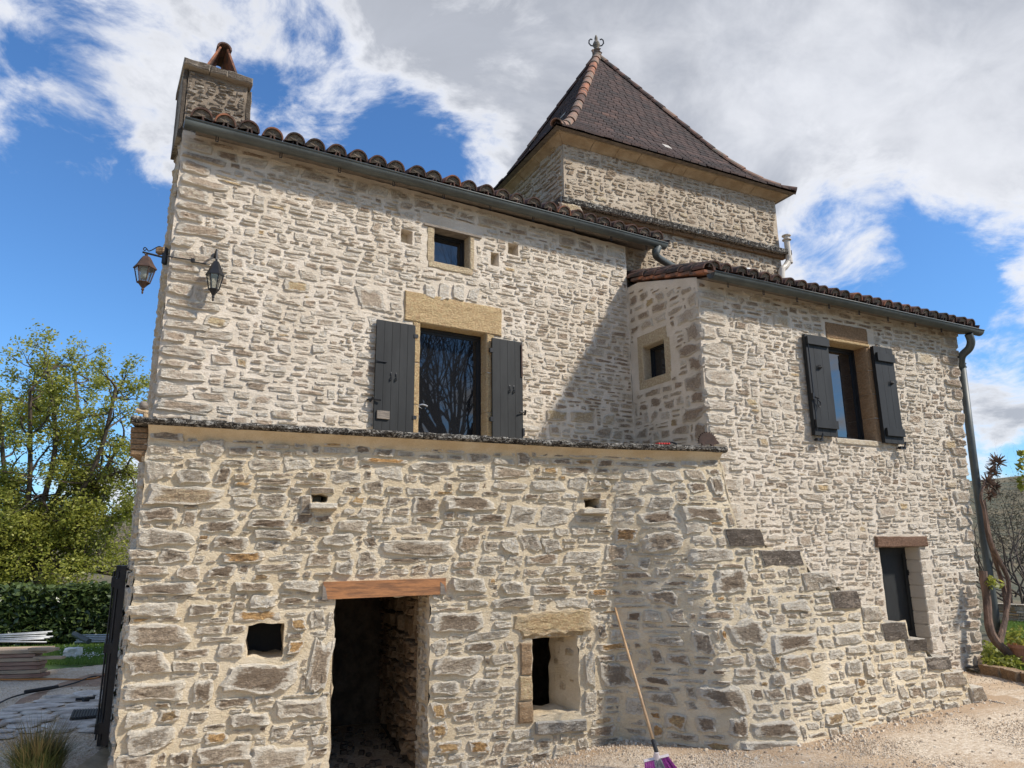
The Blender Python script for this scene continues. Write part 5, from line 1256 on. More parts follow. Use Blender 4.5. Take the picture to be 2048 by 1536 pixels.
o = hpart(allb, 'rubble_stone', mats, tint=True); o['kind'] = 'stuff'
print('bulk stones tris', 2 * len(allb.f))
# ================================================================== ground and surroundings
def grid_sheet(name, mat, u0, u1, v0, v1, step, zf_, mask=None, amp=0.01, kind='structure', sc=1.2, dirt=False):
    m_ = MB(); nu = int((u1 - u0) / step); nv = int((v1 - v0) / step); idx = {}
    def vid(i, j):
        if (i, j) not in idx:
            u_ = u0 + (u1 - u0) * i / nu; v_ = v0 + (v1 - v0) * j / nv
            idx[(i, j)] = len(m_.v); m_.v.append((u_, v_, zf_(u_, v_) + amp * noise.fractal(Vector((u_ * sc, v_ * sc, 0)), 1, 2, 4))); m_.tint.append((wall_dist(u_, v_) if dirt else 0, .5, 0))
        return idx[(i, j)]
    for i in range(nu):
        for j in range(nv):
            if mask and not mask(u0 + (u1 - u0) * (i + .5) / nu, v0 + (v1 - v0) * (j + .5) / nv): continue
            m_.f.append((vid(i, j), vid(i + 1, j), vid(i + 1, j + 1), vid(i, j + 1))); m_.mi.append(0)
    return tag(m_.build(name, mat, smooth=True, tint=True), kind=kind)
def wall_dist(u, v):
    p = Vector((u, v, 0)); a = (p - TS.O).dot(TS.d)
    d1 = (p - TS.P(a, 0)).dot(TS.n) if -.2 < a < S_END + .3 else 9
    b = (p - WW.O).dot(WW.d); d2 = (p - WW.O).dot(WW.n) if 0 < b < LWt else 9
    d = min([x for x in (d1, d2) if x > -.3] + [9]); return math.exp(-max(0, d) / 0.45)
g1 = ghit(0, 1348); g2 = ghit(225, 1327)
def north_of(u, v):        # beyond the gravel's far edge, left of the house
    return v > g1.y + (g2.y - g1.y) * (u - g1.x) / (g2.x - g1.x)
b1 = ghit(1955, 1345); b2 = ghit(2060, 1366)
def bed(u, v):
    return u > b1.x and v > b1.y + (b2.y - b1.y) * (u - b1.x) / (b2.x - b1.x)
# base terrain out to the horizon
m_ = MB(); rings = [0, 30, 60, 90, 120, 160, 220, 320, 500, 900, 1600]
NA = 96
def terr_h(r, an):
    if r <= 60: return -0.45
    h = 9.0 + 5.0 * noise.noise(Vector((math.cos(an) * 1.7, math.sin(an) * 1.7, 1))) + (7.0 if math.sin(an) > -0.2 and math.cos(an) > 0 else 0) * max(0, math.cos(an))
    return -0.45 + h * min(1, (r - 60) / 140) ** 1.3 * (1 + r / 900) + 1.2 * noise.noise(Vector((r * .05 * math.cos(an), r * .05 * math.sin(an), 3)))
vs = [(0, 0, -0.45)]
for r in rings[1:]:
    for k in range(NA):
        an = 2 * PI * k / NA; vs.append((r * math.cos(an), r * math.sin(an), terr_h(r, an)))
fs = [(0, 1 + k, 1 + (k + 1) % NA) for k in range(NA)]
for i in range(len(rings) - 2):
    for k in range(NA): fs.append((1 + i * NA + k, 1 + (i + 1) * NA + k, 1 + (i + 1) * NA + (k + 1) % NA, 1 + i * NA + (k + 1) % NA))
m_.add(vs, fs); tag(m_.build('hillside', 'hill', smooth=True), kind='structure')
grid_sheet('lawn', 'lawn', -30, 30, 8, 32, 0.5, lambda u, v: ground_z(u, v) - 0.02, lambda u, v: north_of(u + .3, v + .3) and (u < 0 or bed(u, v)), 0.015)
grid_sheet('gravel_yard', 'gravel', -14, 14, -12, 13, 0.12, lambda u, v: ground_z(u, v), lambda u, v: not (u < 0 and north_of(u, v)) and not bed(u, v), 0.012, dirt=True)
grid_sheet('planting_bed', 'soil', b1.x - .05, 9.5, b1.y - .05, 13, 0.12, lambda u, v: ground_z(u, v) + 0.05 - max(0, (v - 11)) * .03, lambda u, v: bed(u, v) and v < 12.5, 0.04)

def scatter_pebbles():
    rnd = random.Random(12); m_ = MB(); n = 0
    while n < 16000:
        y = 1400 + 136 * rnd.random() ** 0.8 if rnd.random() < 0.8 else 1330 + 90 * rnd.random(); x = rnd.uniform(900, 2070) if rnd.random() < .8 else rnd.uniform(-20, 240)
        p = ghit(x, y); s_ = (p - TS.O).dot(TS.d)
        if s_ > 0 and s_ < S_END + .1 and (p - TS.P(s_, 0)).dot(TS.n) < 0.02: continue
        if (p - WW.O).dot(WW.n) < 0.02 and p.x > 2: continue
        if bed(p.x, p.y) or (p.x < 0 and north_of(p.x, p.y)): continue
        r = rnd.uniform(0.003, 0.008) if rnd.random() < 0.985 else rnd.uniform(.01, .022); a = rnd.uniform(0, PI)
        c_, s2 = math.cos(a), math.sin(a); z = p.z + r * .25
        vs = [(p.x + r * (X * c_ - Y * s2) * k, p.y + r * (X * s2 + Y * c_) * k, z + Z) for X, Y, Z, k in ((-1, -.6, -r, 1), (1, -.7, -r, 1), (.9, .7, -r, 1), (-1, .6, -r, 1), (-.6, -.3, r * .6, 1), (.5, -.4, r * .7, 1), (.5, .4, r * .6, 1), (-.5, .3, r * .5, 1))]
        m_.add(vs, [(4, 5, 6, 7), (0, 1, 5, 4), (1, 2, 6, 5), (2, 3, 7, 6), (3, 0, 4, 7)], 0, (rnd.random(), 0.3 * rnd.random(), 0.0)); n += 1
    for _ in range(420):
        a_ = rnd.uniform(.9, S_END + .2); p = TS.P(min(a_, S_END), 0) + TS.n * abs(rnd.gauss(0.03, .10)); z = ground_z(p.x, p.y); r = rnd.uniform(.006, .022); q = [p + Vector((math.cos(k * 1.26 + a_) * r * rnd.uniform(.7, 1.2), math.sin(k * 1.26 + a_) * r * rnd.uniform(.6, 1.1), 0)) for k in range(5)]
        m_.add([Vector((v.x, v.y, z - .005)) for v in q] + [Vector((p.x + (v.x - p.x) * .6, p.y + (v.y - p.y) * .6, z + r * rnd.uniform(.6, 1))) for v in q], [(5, 6, 7, 8, 9)] + [(k, (k + 1) % 5, 5 + (k + 1) % 5, 5 + k) for k in range(5)], 0, (rnd.random(), 0, 0))
    tag(m_.build('loose_gravel', 'stone_pebble', tint=True), kind='stuff')
def peb():
    m, t, bs = newmat('pebble'); at = t.node('ShaderNodeAttribute', attribute_name='tint'); sep = t.node('ShaderNodeSeparateColor', in_0=at.outputs['Color'])
    t.set(bs.inputs['Base Color'], t.ramp(sep.outputs[0], [(0, (0.34, 0.25, 0.165)), (0.3, (0.50, 0.395, 0.28)), (0.8, (0.62, 0.52, 0.385)), (1, (0.74, 0.66, 0.54))])); bs.inputs['Roughness'].default_value = .9; return m
MAT['stone_pebble'] = peb()
scatter_pebbles()

# ---- left yard: dirt, flagstones, slab
def poly_sheet(name, mat, px, dz, parent=None, kind='structure'):
    m_ = MB(); vs = [ghit(*p) + Vector((0, 0, dz)) for p in px]; m_.add(vs, [tuple(range(len(vs)))]); o = m_.build(name, mat, parent)
    if kind: o['kind'] = kind
    return o
poly_sheet('dirt', 'dirt', [(40, 1400), (120, 1368), (180, 1350), (262, 1343), (262, 1700), (-80, 1700), (-60, 1490)][::-1], 0.012)
pav = bpy.data.objects.new('paving', None); C.objects.link(pav); pav['kind'] = 'structure'
rnd = random.Random(4); c00 = ghit(-60, 1480); 
m_ = MB()
row_v = 6.95; i = 0
pg = [ghit(-40, 1430), ghit(110, 1392), ghit(250, 1372), ghit(250, 1462), ghit(60, 1475), ghit(-60, 1480)]
def inpoly(p, P_):
    c = False; n = len(P_)
    for i in range(n):
        a, b = P_[i], P_[i - 1]
        if (a.y > p.y) != (b.y > p.y) and p.x < (b.x - a.x) * (p.y - a.y) / (b.y - a.y) + a.x: c = not c
    return c
v_ = 6.7
while v_ < 9.8:
    hh3 = rnd.uniform(0.17, 0.34); u_ = -7.4 + rnd.uniform(0, .4)
    while u_ < -3.0:
        w_ = rnd.uniform(0.28, 0.7); c = Vector((u_ + w_ / 2, v_ + hh3 / 2, 0))
        if inpoly(c, pg):
            q = []; n = 9
            for k in range(n):
                an = 2 * PI * k / n + rnd.uniform(-.15, .15); ca, sa_ = math.cos(an), math.sin(an); m2 = max(abs(ca), abs(sa_)) ** .8
                q.append(Vector((c.x + ca / m2 * (w_ / 2 - .018) * rnd.uniform(.9, 1.02), c.y + sa_ / m2 * (hh3 / 2 - .014) * rnd.uniform(.9, 1.02), 0.014)))
            tz = rnd.uniform(.022, .035); m_ = MB(); m_.hexa(q, [Vector((c.x + (p.x - c.x) * .95, c.y + (p.y - c.y) * .93, tz)) for p in q]); m_.build('paving_stone', 'flag', pav)
        u_ += w_
    v_ += hh3
m_ = MB(); q = [ghit(140, 1560), ghit(262, 1560), ghit(262, 1503), ghit(205, 1510)]; m_.hexa([p + Vector((0, 0, .0)) for p in q], [p + Vector((0, 0, .06)) for p in q]); o = m_.build('threshold_slab', 'slab'); tag(o, 'pale yellowish stone slab lying at the left foot of the house corner', 'stone slab')

def leaf_cloud(m_, c, n, rad, size, rnd, up=0.3, dark=0.0, flat=(1, 1, 1)):
    for _ in range(n):
        d = Vector((rnd.gauss(0, 1), rnd.gauss(0, 1), rnd.gauss(0, 1))).normalized() * rad * rnd.random() ** 0.45
        p = c + Vector((d.x * flat[0], d.y * flat[1], d.z * flat[2])); s = size * rnd.uniform(.6, 1.3)
        a = Vector((rnd.gauss(0, 1), rnd.gauss(0, 1), rnd.gauss(0, .6))).normalized(); b = a.cross(Vector((rnd.gauss(0, 1), rnd.gauss(0, 1), rnd.gauss(up, 1)))).normalized()
        m_.add([p - a * s * .6, p + b * s * .32, p + a * s * .6, p - b * s * .32], [(0, 1, 2, 3)], 0, (min(1, max(0, rnd.gauss(.5 - dark, .25))), 0, 0))
def branches(m_, p, d, L, r, depth, rnd, tips, spread=0.6, bend=0.22, up=0.05, nseg=5, kids=(2, 4), shrink=0.72, n=6):
    pts = [p.copy()]; rr_ = [r]; q = p.copy(); dd = d.copy()
    for i in range(nseg):
        dd = (dd + Vector((rnd.gauss(0, bend), rnd.gauss(0, bend), rnd.gauss(up, bend))) * 0.6).normalized(); q = q + dd * L / nseg
        pts.append(q.copy()); rr_.append(r * (1 - 0.45 * (i + 1) / nseg))
    m_.tube(pts, rr_, max(3, n), cap=False)
    if depth == 0: tips.append((q, dd)); tips.append((pts[nseg // 2], dd)); return
    for k in range(rnd.randint(*kids)):
        j = rnd.randint(2, nseg) if k else nseg
        nd = (dd + Vector((rnd.gauss(0, 1), rnd.gauss(0, 1), rnd.gauss(0.1, .8))).normalized() * spread * rnd.uniform(.7, 1.4)).normalized()
        branches(m_, pts[j], nd, L * shrink * rnd.uniform(.75, 1.15), rr_[j] * 0.68, depth - 1, rnd, tips, spread, bend, up, max(3, nseg - 1), kids, shrink, n - 1)

# ---- lime tree at the left
def at_v(x, y, v): r = ray(x, y); return CAM + r * (v / r.y)
rnd = random.Random(22)
tb = at_v(70, 1250, 17.5); tb.z = 0
tree = thing('lime_tree', 'large tree in fresh spring leaf rising behind the clipped hedge left of the house', 'tree', tuple(tb))
mt = MB(); tips = []
fork = tb + Vector((0.15, 0, 1.6)); mt.tube([tb - Vector((0, 0, .2)), tb + Vector((.05, 0, .7)), fork], [.30, .25, .22], 10)
limb_px = [((60, 1110), (150, 900), (150, 745)), ((90, 1100), (190, 930), (232, 775)), ((60, 1110), (110, 900), (95, 740)), ((70, 1110), (170, 1000), (245, 880)), ((60, 1120), (120, 1000), (250, 940)), ((50, 1130), (10, 950), (0, 800)), ((60, 1140), (-40, 1000), (-120, 850)), ((70, 1130), (150, 1060), (240, 1040)), ((50, 1130), (60, 950), (60, 780)), ((60, 1150), (160, 1140), (230, 1150)), ((60, 1150), (-30, 1130), (-90, 1100))]
for li, L in enumerate(limb_px):
    vv = 17.5 + rnd.uniform(-1.4, 1.4); pts = [fork] + [at_v(L[0][0], L[0][1], 17.5), at_v(L[1][0], L[1][1], (17.5 + vv) / 2), at_v(L[2][0], L[2][1], vv)]
    sp_ = smooth_path(pts, 5); mt.tube(sp_, [0.085 * (1 - .75 * i / len(sp_)) + .01 for i in range(len(sp_))], 7, cap=False)
    for j in range(4, len(sp_)):
        for _ in range(2):
            nd = Vector((rnd.gauss(0, 1), rnd.gauss(0, 1), rnd.gauss(.35, .7))).normalized()
            branches(mt, sp_[j], nd, 0.85 * rnd.uniform(.6, 1.2) * (1.15 - .5 * j / len(sp_)), .03, 2, rnd, tips, .7, .3, .02, 4, (2, 3), .7, 4)
branches(mt, at_v(225, 800, 17.5), (at_v(285, 745, 17.5) - at_v(225, 800, 17.5)).normalized(), 0.7, .03, 2, rnd, tips, .3, .15, 0, 4, (2, 3), .5, 4)
mt.build('trunk', 'bark', tree)
tree.children[0].matrix_parent_inverse = Matrix.Translation(-tree.location)
ml = MB()
for (p, d) in tips:
    leaf_cloud(ml, p, rnd.randint(14, 32), rnd.uniform(.15, .30), 0.068, rnd)
print('tree tips', len(tips), 'leaves', len(ml.f))
o = ml.build('crown', 'leaf', tree, tint=True)

# ---- hedge
rnd = random.Random(8); ha_, hb_ = at_v(-60, 1280, 14.6), at_v(262, 1280, 15.2)
hedge = thing('laurel_hedge', 'clipped dark green laurel hedge along the lawn behind the stacked timber', 'hedge', (ha_.x, ha_.y, 0))
m_ = MB(); hd_ = (hb_ - ha_); hd_.z = 0; hl = hd_.length; hd_.normalize(); hn = Vector((-hd_.y, hd_.x, 0))
for _ in range(15000):
    s_ = rnd.uniform(0, hl); w_ = rnd.choice([rnd.uniform(0, .25), rnd.uniform(0, 1.3)]); z = rnd.uniform(0.08, 1.12) if w_ < .25 else rnd.uniform(.75, 1.12)
    z += .06 * noise.noise(Vector((s_ * 1.4, w_, 0))); bul = .16 * noise.noise(Vector((s_ * 1.1, z * 2, 5)))
    p = ha_ + hd_ * s_ + hn * (w_ + bul); p.z = z
    leaf_cloud(m_, p, 1, .05, .12, rnd, .6, dark=.25 - .3 * (z - .5))
m_.build('foliage', 'laurel', hedge, tint=True)
m_ = MB(); q = [ha_ + hn * .2, hb_ + hn * .2, hb_ + hn * 1.2, ha_ + hn * 1.2]; m_.hexa([Vector((p.x, p.y, .0)) for p in q], [Vector((p.x, p.y, .92)) for p in q]); m_.build('branch_mass', 'bark', hedge)
rnd = random.Random(9)
# grass on the lawn
def grass(name, n, area, h, rnd, m='grass', lab=None):
    m_ = MB()
    for _ in range(n):
        p = area(rnd)
        if p is None: continue
        a = rnd.uniform(0, PI); L = h * rnd.uniform(.5, 1.3); w = .006; d = Vector((math.cos(a), math.sin(a), 0)); le = Vector((rnd.gauss(0, .25), rnd.gauss(0, .25), 1)) * L
        m_.add([p - d * w, p + d * w, p + le], [(0, 1, 2)], 0, (rnd.random(), 0, 0))
    o = m_.build(name, m, tint=True); o['kind'] = 'stuff'; return o
def lawn_area(r):
    p = ghit(r.uniform(-20, 262), r.uniform(1279, 1330)); return p if north_of(p.x, p.y) else None
grass('grass', 22000, lawn_area, .055, rnd)
def lawn_area2(r):
    p = ghit(r.uniform(1995, 2070), r.uniform(1245, 1345)); return p if bed(p.x, p.y) else None
grass('grass', 9000, lawn_area2, .07, rnd)
m_ = MB()
for _ in range(90):
    p = ghit(rnd.gauss(180, 12), rnd.gauss(1316, 3)) if rnd.random() < .6 else ghit(rnd.uniform(110, 230), rnd.uniform(1295, 1326))
    if north_of(p.x, p.y):
        c = p + Vector((0, 0, .06)); m_.lathe(c, [(.001, 0), (.012, .004), (.001, .008)], 6)
o = m_.build('daisies', 'white'); o['kind'] = 'stuff'

# ---- timber boards, scaffold tubes
tv = 11.1
def boardbox(m_, a, b, w, h): 
    d = (b - a).normalized(); side = Vector((-d.y, d.x, 0)).normalized(); up = Vector((0, 0, 1))
    m_.hexa([a + side * -w / 2 , b + side * -w / 2, b + side * w / 2, a + side * w / 2], [p + up * h for p in (a + side * -w / 2, b + side * -w / 2, b + side * w / 2, a + side * w / 2)])
lay = [(1332, 100, 'timber'), (1325, 95, 'timber_pale'), (1318, 88, 'timber'), (1311, 92, 'timber'), (1304, 86, 'timber_pale'), (1297, 82, 'timber'), (1290, 102, 'timber_pale')]
for i, (yb, xe, mt_) in enumerate(lay):
    z0 = 0.03 + i * .055; 
    for j in range(2 if i == 6 else 1):
        b = at_v(xe + rnd.uniform(-4, 4), 1300, tv + j * .24); a = b + Vector((-2.6, -0.25, 0)); a.z = b.z = z0
        m_ = MB(); boardbox(m_, a, b, .21, .046)
        o = m_.build('timber_board', mt_); tag(o, ('rear board in the top layer of the timber stack by the lawn' if j else ['bottom board of the timber stack resting on the gravel', 'second board up from the gravel in the timber stack', 'third board up from the gravel in the timber stack', 'middle board of the timber stack at the left edge', 'third board down from the top of the timber stack', 'second board down from the top of the timber stack', 'front board in the top layer of the timber stack'][i]), 'timber board', 'boards of the timber stack')
for (x0, x1, y_, v_) in ((60, 108, 1298, 10.95), (70, 120, 1315, 10.95)):
    a = at_v(x0, y_, v_ ); b = at_v(x1, y_, v_); z = a.z; m_ = MB(); b.z = a.z = z - .02; boardbox(m_, a, b + Vector((.05, 0, 0)), .10, .035)
    o = m_.build('timber_offcut', 'timber_pale'); tag(o, ('upper' if y_ < 1300 else 'lower') + ' short pale board end sticking out right of the timber stack', 'timber board')
for i in range(7):
    y0 = 1284 - i * 2.2 + rnd.uniform(-1, 1); m_ = MB(); a = at_v(-40, 1286 - i * 2.2 + rnd.uniform(-3, 3), 11.4 + i * .05); b = at_v(92 + rnd.uniform(-10, 14), 1283 - i * 3.4 + rnd.uniform(-2, 2), 11.5 + i * .05)
    m_.tube([a, b], .012, 8); o = m_.build('scaffold_tube', 'galv', smooth=True); tag(o, 'galvanised metal tube lying on top of the timber stack', 'metal tube', 'tubes on the timber stack')
for i in range(5):
    m_ = MB(); a = at_v(150 + i * 3, 1284 - i * 3.4, 13.6 + i * .06); b = at_v(262, 1283 - i * 3.4, 13.9 + i * .06); m_.tube([a, b], .013, 8)
    o = m_.build('scaffold_tube', 'galv', smooth=True); tag(o, 'galvanised metal tube lying on the lawn in front of the hedge', 'metal tube', 'tubes on the lawn by the hedge')
m_ = MB(); a = at_v(148, 1268, 13.5); b = at_v(178, 1283, 13.3); m_.tube([a, b], .05, 8); tag(m_.build('rolled_sheet', 'zinc'), 'dark grey roll leaning on the tubes beside the white stone', 'roll')
m_ = MB(); c = at_v(144, 1283, 13.2); c.z = 0.0
sF = Surf(c - Vector((.12, 0, 0)), (1, 0)); stone_block(m_, sF, 0, .24, 0, .17, -.15, .02, (.9, .1, .6), n=(3, 3), amp=.03); tag(m_.build('white_rock', 'white', tint=True), 'angular white rock on the lawn below the hedge', 'rock')

# ---- hose, cable, bar, mat
def on_ground(pxs, dz): return [ghit(x, y) + Vector((0, 0, dz)) for x, y in pxs]
m_ = MB(); m_.tube(smooth_path(on_ground([(-10, 1362), (50, 1362), (110, 1361), (150, 1362), (185, 1360), (210, 1352), (250, 1337)], .02)), .013, 6); tag(m_.build('garden_hose', 'orange', smooth=True), 'thin orange hose lying across the gravel left of the house', 'hose')
m_ = MB(); m_.tube(smooth_path(on_ground([(-10, 1416), (20, 1401), (60, 1390), (110, 1381), (150, 1370), (188, 1357), (235, 1359)], .03)), .010, 6); tag(m_.build('black_cable', 'rubber', smooth=True), 'thin black cable snaking over gravel and flagstones left of the house', 'cable')
m_ = MB(); m_.tube(on_ground([(48, 1392), (115, 1381)], .05), .02, 6); tag(m_.build('black_bar', 'rubber'), 'long black bar lying along the black cable', 'bar')
m_ = MB(); m_.tube(on_ground([(150, 1408), (189, 1404)], .05), .018, 6); m_.tube(on_ground([(165, 1409), (176, 1407)], .05), .03, 6); tag(m_.build('black_clamp', 'rubber'), 'short black tool lying on the flagstones above the door mat', 'tool')
m_ = MB(); q = [ghit(138, 1447), ghit(218, 1439), ghit(222, 1425), ghit(145, 1430)]
m_.hexa([p + Vector((0, 0, .035)) for p in q], [p + Vector((0, 0, .05)) for p in q]); mat_o = m_.build('door_mat', 'rubber'); tag(mat_o, 'black ribbed rubber mat on the flagstones at the gable door', 'door mat')
for i in range(14):
    f = (i + .5) / 14; a = q[0].lerp(q[1], f); b = q[3].lerp(q[2], f); m2 = MB(); m2.tube([a + Vector((0, 0, .052)), b + Vector((0, 0, .052))], .008, 4); m2.build('rib', 'iron', mat_o)

# ---- ornamental grass clump bottom left
rnd = random.Random(31); cb = ghit(72, 1560); m_ = MB()
sg = thing('sedge_clump', 'tuft of long green and brown grass blades at the bottom left corner', 'ornamental grass', tuple(cb))
for i in range(1500):
    a = rnd.uniform(0, 2 * PI); r0 = rnd.uniform(0, .16); tall = rnd.random() < .25; L = rnd.uniform(.22, .36) if not tall else rnd.uniform(.35, .52); out = rnd.uniform(.1, .9) if not tall else rnd.uniform(.1, .75)
    p = cb + Vector((math.cos(a) * r0, math.sin(a) * r0, 0)); a2 = a + rnd.gauss(0, .5); d = Vector((math.cos(a2), math.sin(a2), 0)); w = Vector((-d.y, d.x, 0)) * .0042
    pts = [p + d * L * out * t_ ** 1.8 + Vector((0, 0, L * t_ * (1 - .35 * out * t_))) for t_ in (0, .4, .75, 1)]
    vs = []
    for k, q_ in enumerate(pts): ww_ = w * (1 - .3 * k); vs += [q_ - ww_, q_ + ww_]
    m_.add(vs, [(0, 1, 3, 2), (2, 3, 5, 4), (4, 5, 7, 6)], 0, (rnd.uniform(.5, 1) if tall else rnd.uniform(0, .35), 0, 0))
m_.build('blades', 'sedge', sg, tint=True)

# ---- broom leaning on the wall
top = TS.hit(1230, 1216, 0.03); hb0 = ghit(1314, 1540); hb0.z += 0.02
bcen = hb0 + Vector((0, 0, .09)); broom = thing('broom', 'long wooden handled broom with purple and grey bristles leaning against the stone wall', 'broom', tuple(hb0))
bd = at_v(1338, 1513, bcen.y) - at_v(1288, 1525, bcen.y); hw3 = bd.length / 2; bd.normalize()
neck = at_v(1311, 1497, bcen.y - .0)
hd2 = (top - neck).normalized(); fr_ = bd.cross(hd2).normalized(); upb = fr_.cross(bd).normalized()
if upb.z < 0: upb = -upb
plc = at_v(1313, 1519, bcen.y)
m_ = MB(); m_.tube([neck - hd2 * .02, top], [.0125, .0105], 10); m_.build('handle', 'wood', broom, smooth=True)
m_ = MB(); m_.tube([neck - hd2 * .03, neck + hd2 * .07], .017, 10); m_.build('ferrule', 'rubber', broom)
m_ = MB(); m_.tube([plc, neck - hd2 * .03], [.03, .02], 10); m_.box(plc, hw3 * 2, .05, .022, (bd, fr_, upb)); m_.build('broom_head', 'plastic_white', broom)
for nm, lo, hi, mt_ in (('bristles', -1, -.25, 'purple'), ('bristles', -.25, .35, 'grey_bristle'), ('bristles', .35, 1, 'purple')):
    m_ = MB()
    for i in range(int(260 * (hi - lo))):
        f = rnd.uniform(lo, hi); t_ = rnd.uniform(-1, 1); p = plc + bd * f * hw3 * .95 + fr_ * t_ * .02 - upb * .01
        e_ = p - upb * rnd.uniform(.10, .12) + bd * f * .035 + fr_ * t_ * .02 + Vector((rnd.gauss(0, .003), rnd.gauss(0, .003), 0)); m_.tube([p, e_], .0022, 3, cap=False)
    m_.build(nm, mt_, broom)

# ---- lanterns
def lantern(t, c, w, h, roofh, bulb, upside=False, mat='iron', bottom=0.62):
    """c: centre of the roof's lower rim, w: half width, h: glass height"""
    n = 6; rot = 0.3
    def ring(r, z): return [c + Vector((r * math.cos(2 * PI * (k + rot) / n), r * math.sin(2 * PI * (k + rot) / n), z)) for k in range(n)]
    m_ = MB(); prof_ = [(w, 0), (w * 1.0, .008), (w * .72, roofh * .38), (w * .5, roofh * .72), (w * .32, roofh * .95), (w * .12, roofh * 1.0), (w * .12, roofh * 1.15)]
    rs_ = [ring(r, z) for r, z in prof_]
    vs = [p for r in rs_ for p in r]; fs = [(i * n + k, i * n + (k + 1) % n, (i + 1) * n + (k + 1) % n, (i + 1) * n + k) for i in range(len(rs_) - 1) for k in range(n)] + [tuple(range(n))[::-1]]
    m_.add(vs, fs); m_.build('lantern_roof', mat, t)
    a = ring(w * .86, -.002); b = ring(w * bottom * .86, -h)
    m_ = MB()
    for k in range(n): m_.tube([a[k], b[k]], .0055, 5)
    for k in range(n): m_.tube([b[k], b[(k + 1) % n]], .006, 5)
    m_.build('lantern_frame', mat, t)
    for k in range(n):
        m_ = MB(); k2 = (k + 1) % n; m_.add([a[k], a[k2], b[k2], b[k]], [(0, 1, 2, 3)]); m_.build('pane', 'clear', t)
    m_ = MB(); m_.lathe(c + Vector((0, 0, -h)), [(.004, -.26 * roofh - .075), (.009, -.26 * roofh - .06), (.006, -.26 * roofh - .045), (.014, -.26 * roofh - .035), (.010, -.26 * roofh - .02), (w * .32, -.2 * roofh), (w * bottom * .86, 0.0), (w * bottom * .86, .006)], 6); m_.build('base', mat, t)
    if bulb:
        m_ = MB(); m_.lathe(c + Vector((0, 0, -.1)), [(.02, 0), (.034, .02), (.034, .1), (.02, .11)], 10); m_.build('bulb', 'opal', t, smooth=True)
wc = MW.hit(428, 522, 0.0); lc = MW.hit(430, 552, 0.15); k_ = 1.0
pw = (MW.hit(449, 552, .15) - MW.hit(411, 552, .15)).length / 2
t = thing('wall_lantern', 'black six-sided lantern standing out from the front facade under a short black arm', 'wall lantern', tuple(wc))
hgl = MW.hit(430, 552, .15).z - MW.hit(430, 580, .15).z; rfh = MW.hit(430, 522, .15).z - lc.z
lantern(t, lc, pw, hgl, rfh, False)
m_ = MB(); X_ = MW.d; 
ell = [wc + X_ * .045 * math.cos(a * PI / 8) + Vector((0, 0, .085 * math.sin(a * PI / 8))) for a in range(16)]
m_.hexa([p for p in ell], [wc + (p - wc) * .85 + MW.n * .02 for p in ell]); m_.build('back_plate', 'iron', t)
m_ = MB(); m_.tube(smooth_path([wc + MW.n * .01, wc + MW.n * .06 + Vector((0, 0, .05)), wc + MW.n * .13 + Vector((0, 0, .06)), Vector((lc.x, lc.y, lc.z + rfh * 1.12))]), .011, 8); m_.build('arm', 'iron', t)
# bracket lantern at the corner
gp = GU.hit(322, 520, 0.0); gp = GU.P(4.22, MW.hit(330, 515, 0).z)
r_ = ray(290, 538); lc2 = GU.hit(290, 538, 0.0)
# place it on the vertical plane parallel to the gable and 0.24 m out, just behind the corner
def planehit(x, y, O, n): r = ray(x, y); return CAM + r * ((O - CAM).dot(n) / r.dot(n))
PO = OM + GD * 0.05; PN = GD          # plane across the gable, through the bracket
lc2 = planehit(290, 538, PO, PN); tp2 = planehit(289, 505, PO, PN); pw2 = (planehit(315, 538, PO, PN) - planehit(266, 538, PO, PN)).length / 2
gl2 = lc2.z - planehit(290, 566, PO, PN).z; rf2 = planehit(290, 512, PO, PN).z - lc2.z
wp2 = planehit(328, 515, PO, PN)
t = thing('wall_lantern', 'brown black lantern with a frosted bulb hanging off the left corner from a scroll bracket', 'wall lantern', tuple(wp2))
lantern(t, lc2, pw2 * 1.0, gl2, rf2, True, mat='iron_rust')
m_ = MB(); m_.tube([planehit(285, 504, PO, PN), wp2], .010, 8); m_.tube([Vector((lc2.x, lc2.y, lc2.z + rf2 * .95)), planehit(290, 505, PO, PN)], .008, 6)
m_.tube(smooth_path([planehit(*p, PO, PN) for p in ((293, 499), (289, 501), (287, 498), (290, 495), (294, 498), (297, 502), (304, 500), (313, 495), (320, 493), (326, 498))]), .005, 5)
m_.build('scroll_bracket', 'iron', t)
m_ = MB(); wpp = planehit(330, 512, PO, PN); m_.box(wpp, .03, .05, .16); m_.build('back_plate', 'iron', t)
m_ = MB(); c = planehit(321, 500, PO, PN) ; stone_block(m_, Surf((c.x - .04, c.y, 0), (1, 0)), 0, .08, c.z - .03, c.z + .025, -.05, .02, (.5, .4, .3), n=(3, 3), amp=.01); m_.build('stone_cap', 'stone_brown', t, tint=True)
m_ = MB(); m_.tube([MW.hit(334, 512, .01), MW.hit(350, 515, .03), MW.hit(384, 520, .03), MW.hit(390, 524, .03), MW.hit(410, 528, .03), MW.hit(420, 529, .02)], .006, 6); c = MW.hit(386, 521, .03); m_.box(c, .03, .03, .035); tag(m_.build('lantern_cable', 'rubber'), 'thin black cable clipped to the facade between the two lanterns', 'cable')

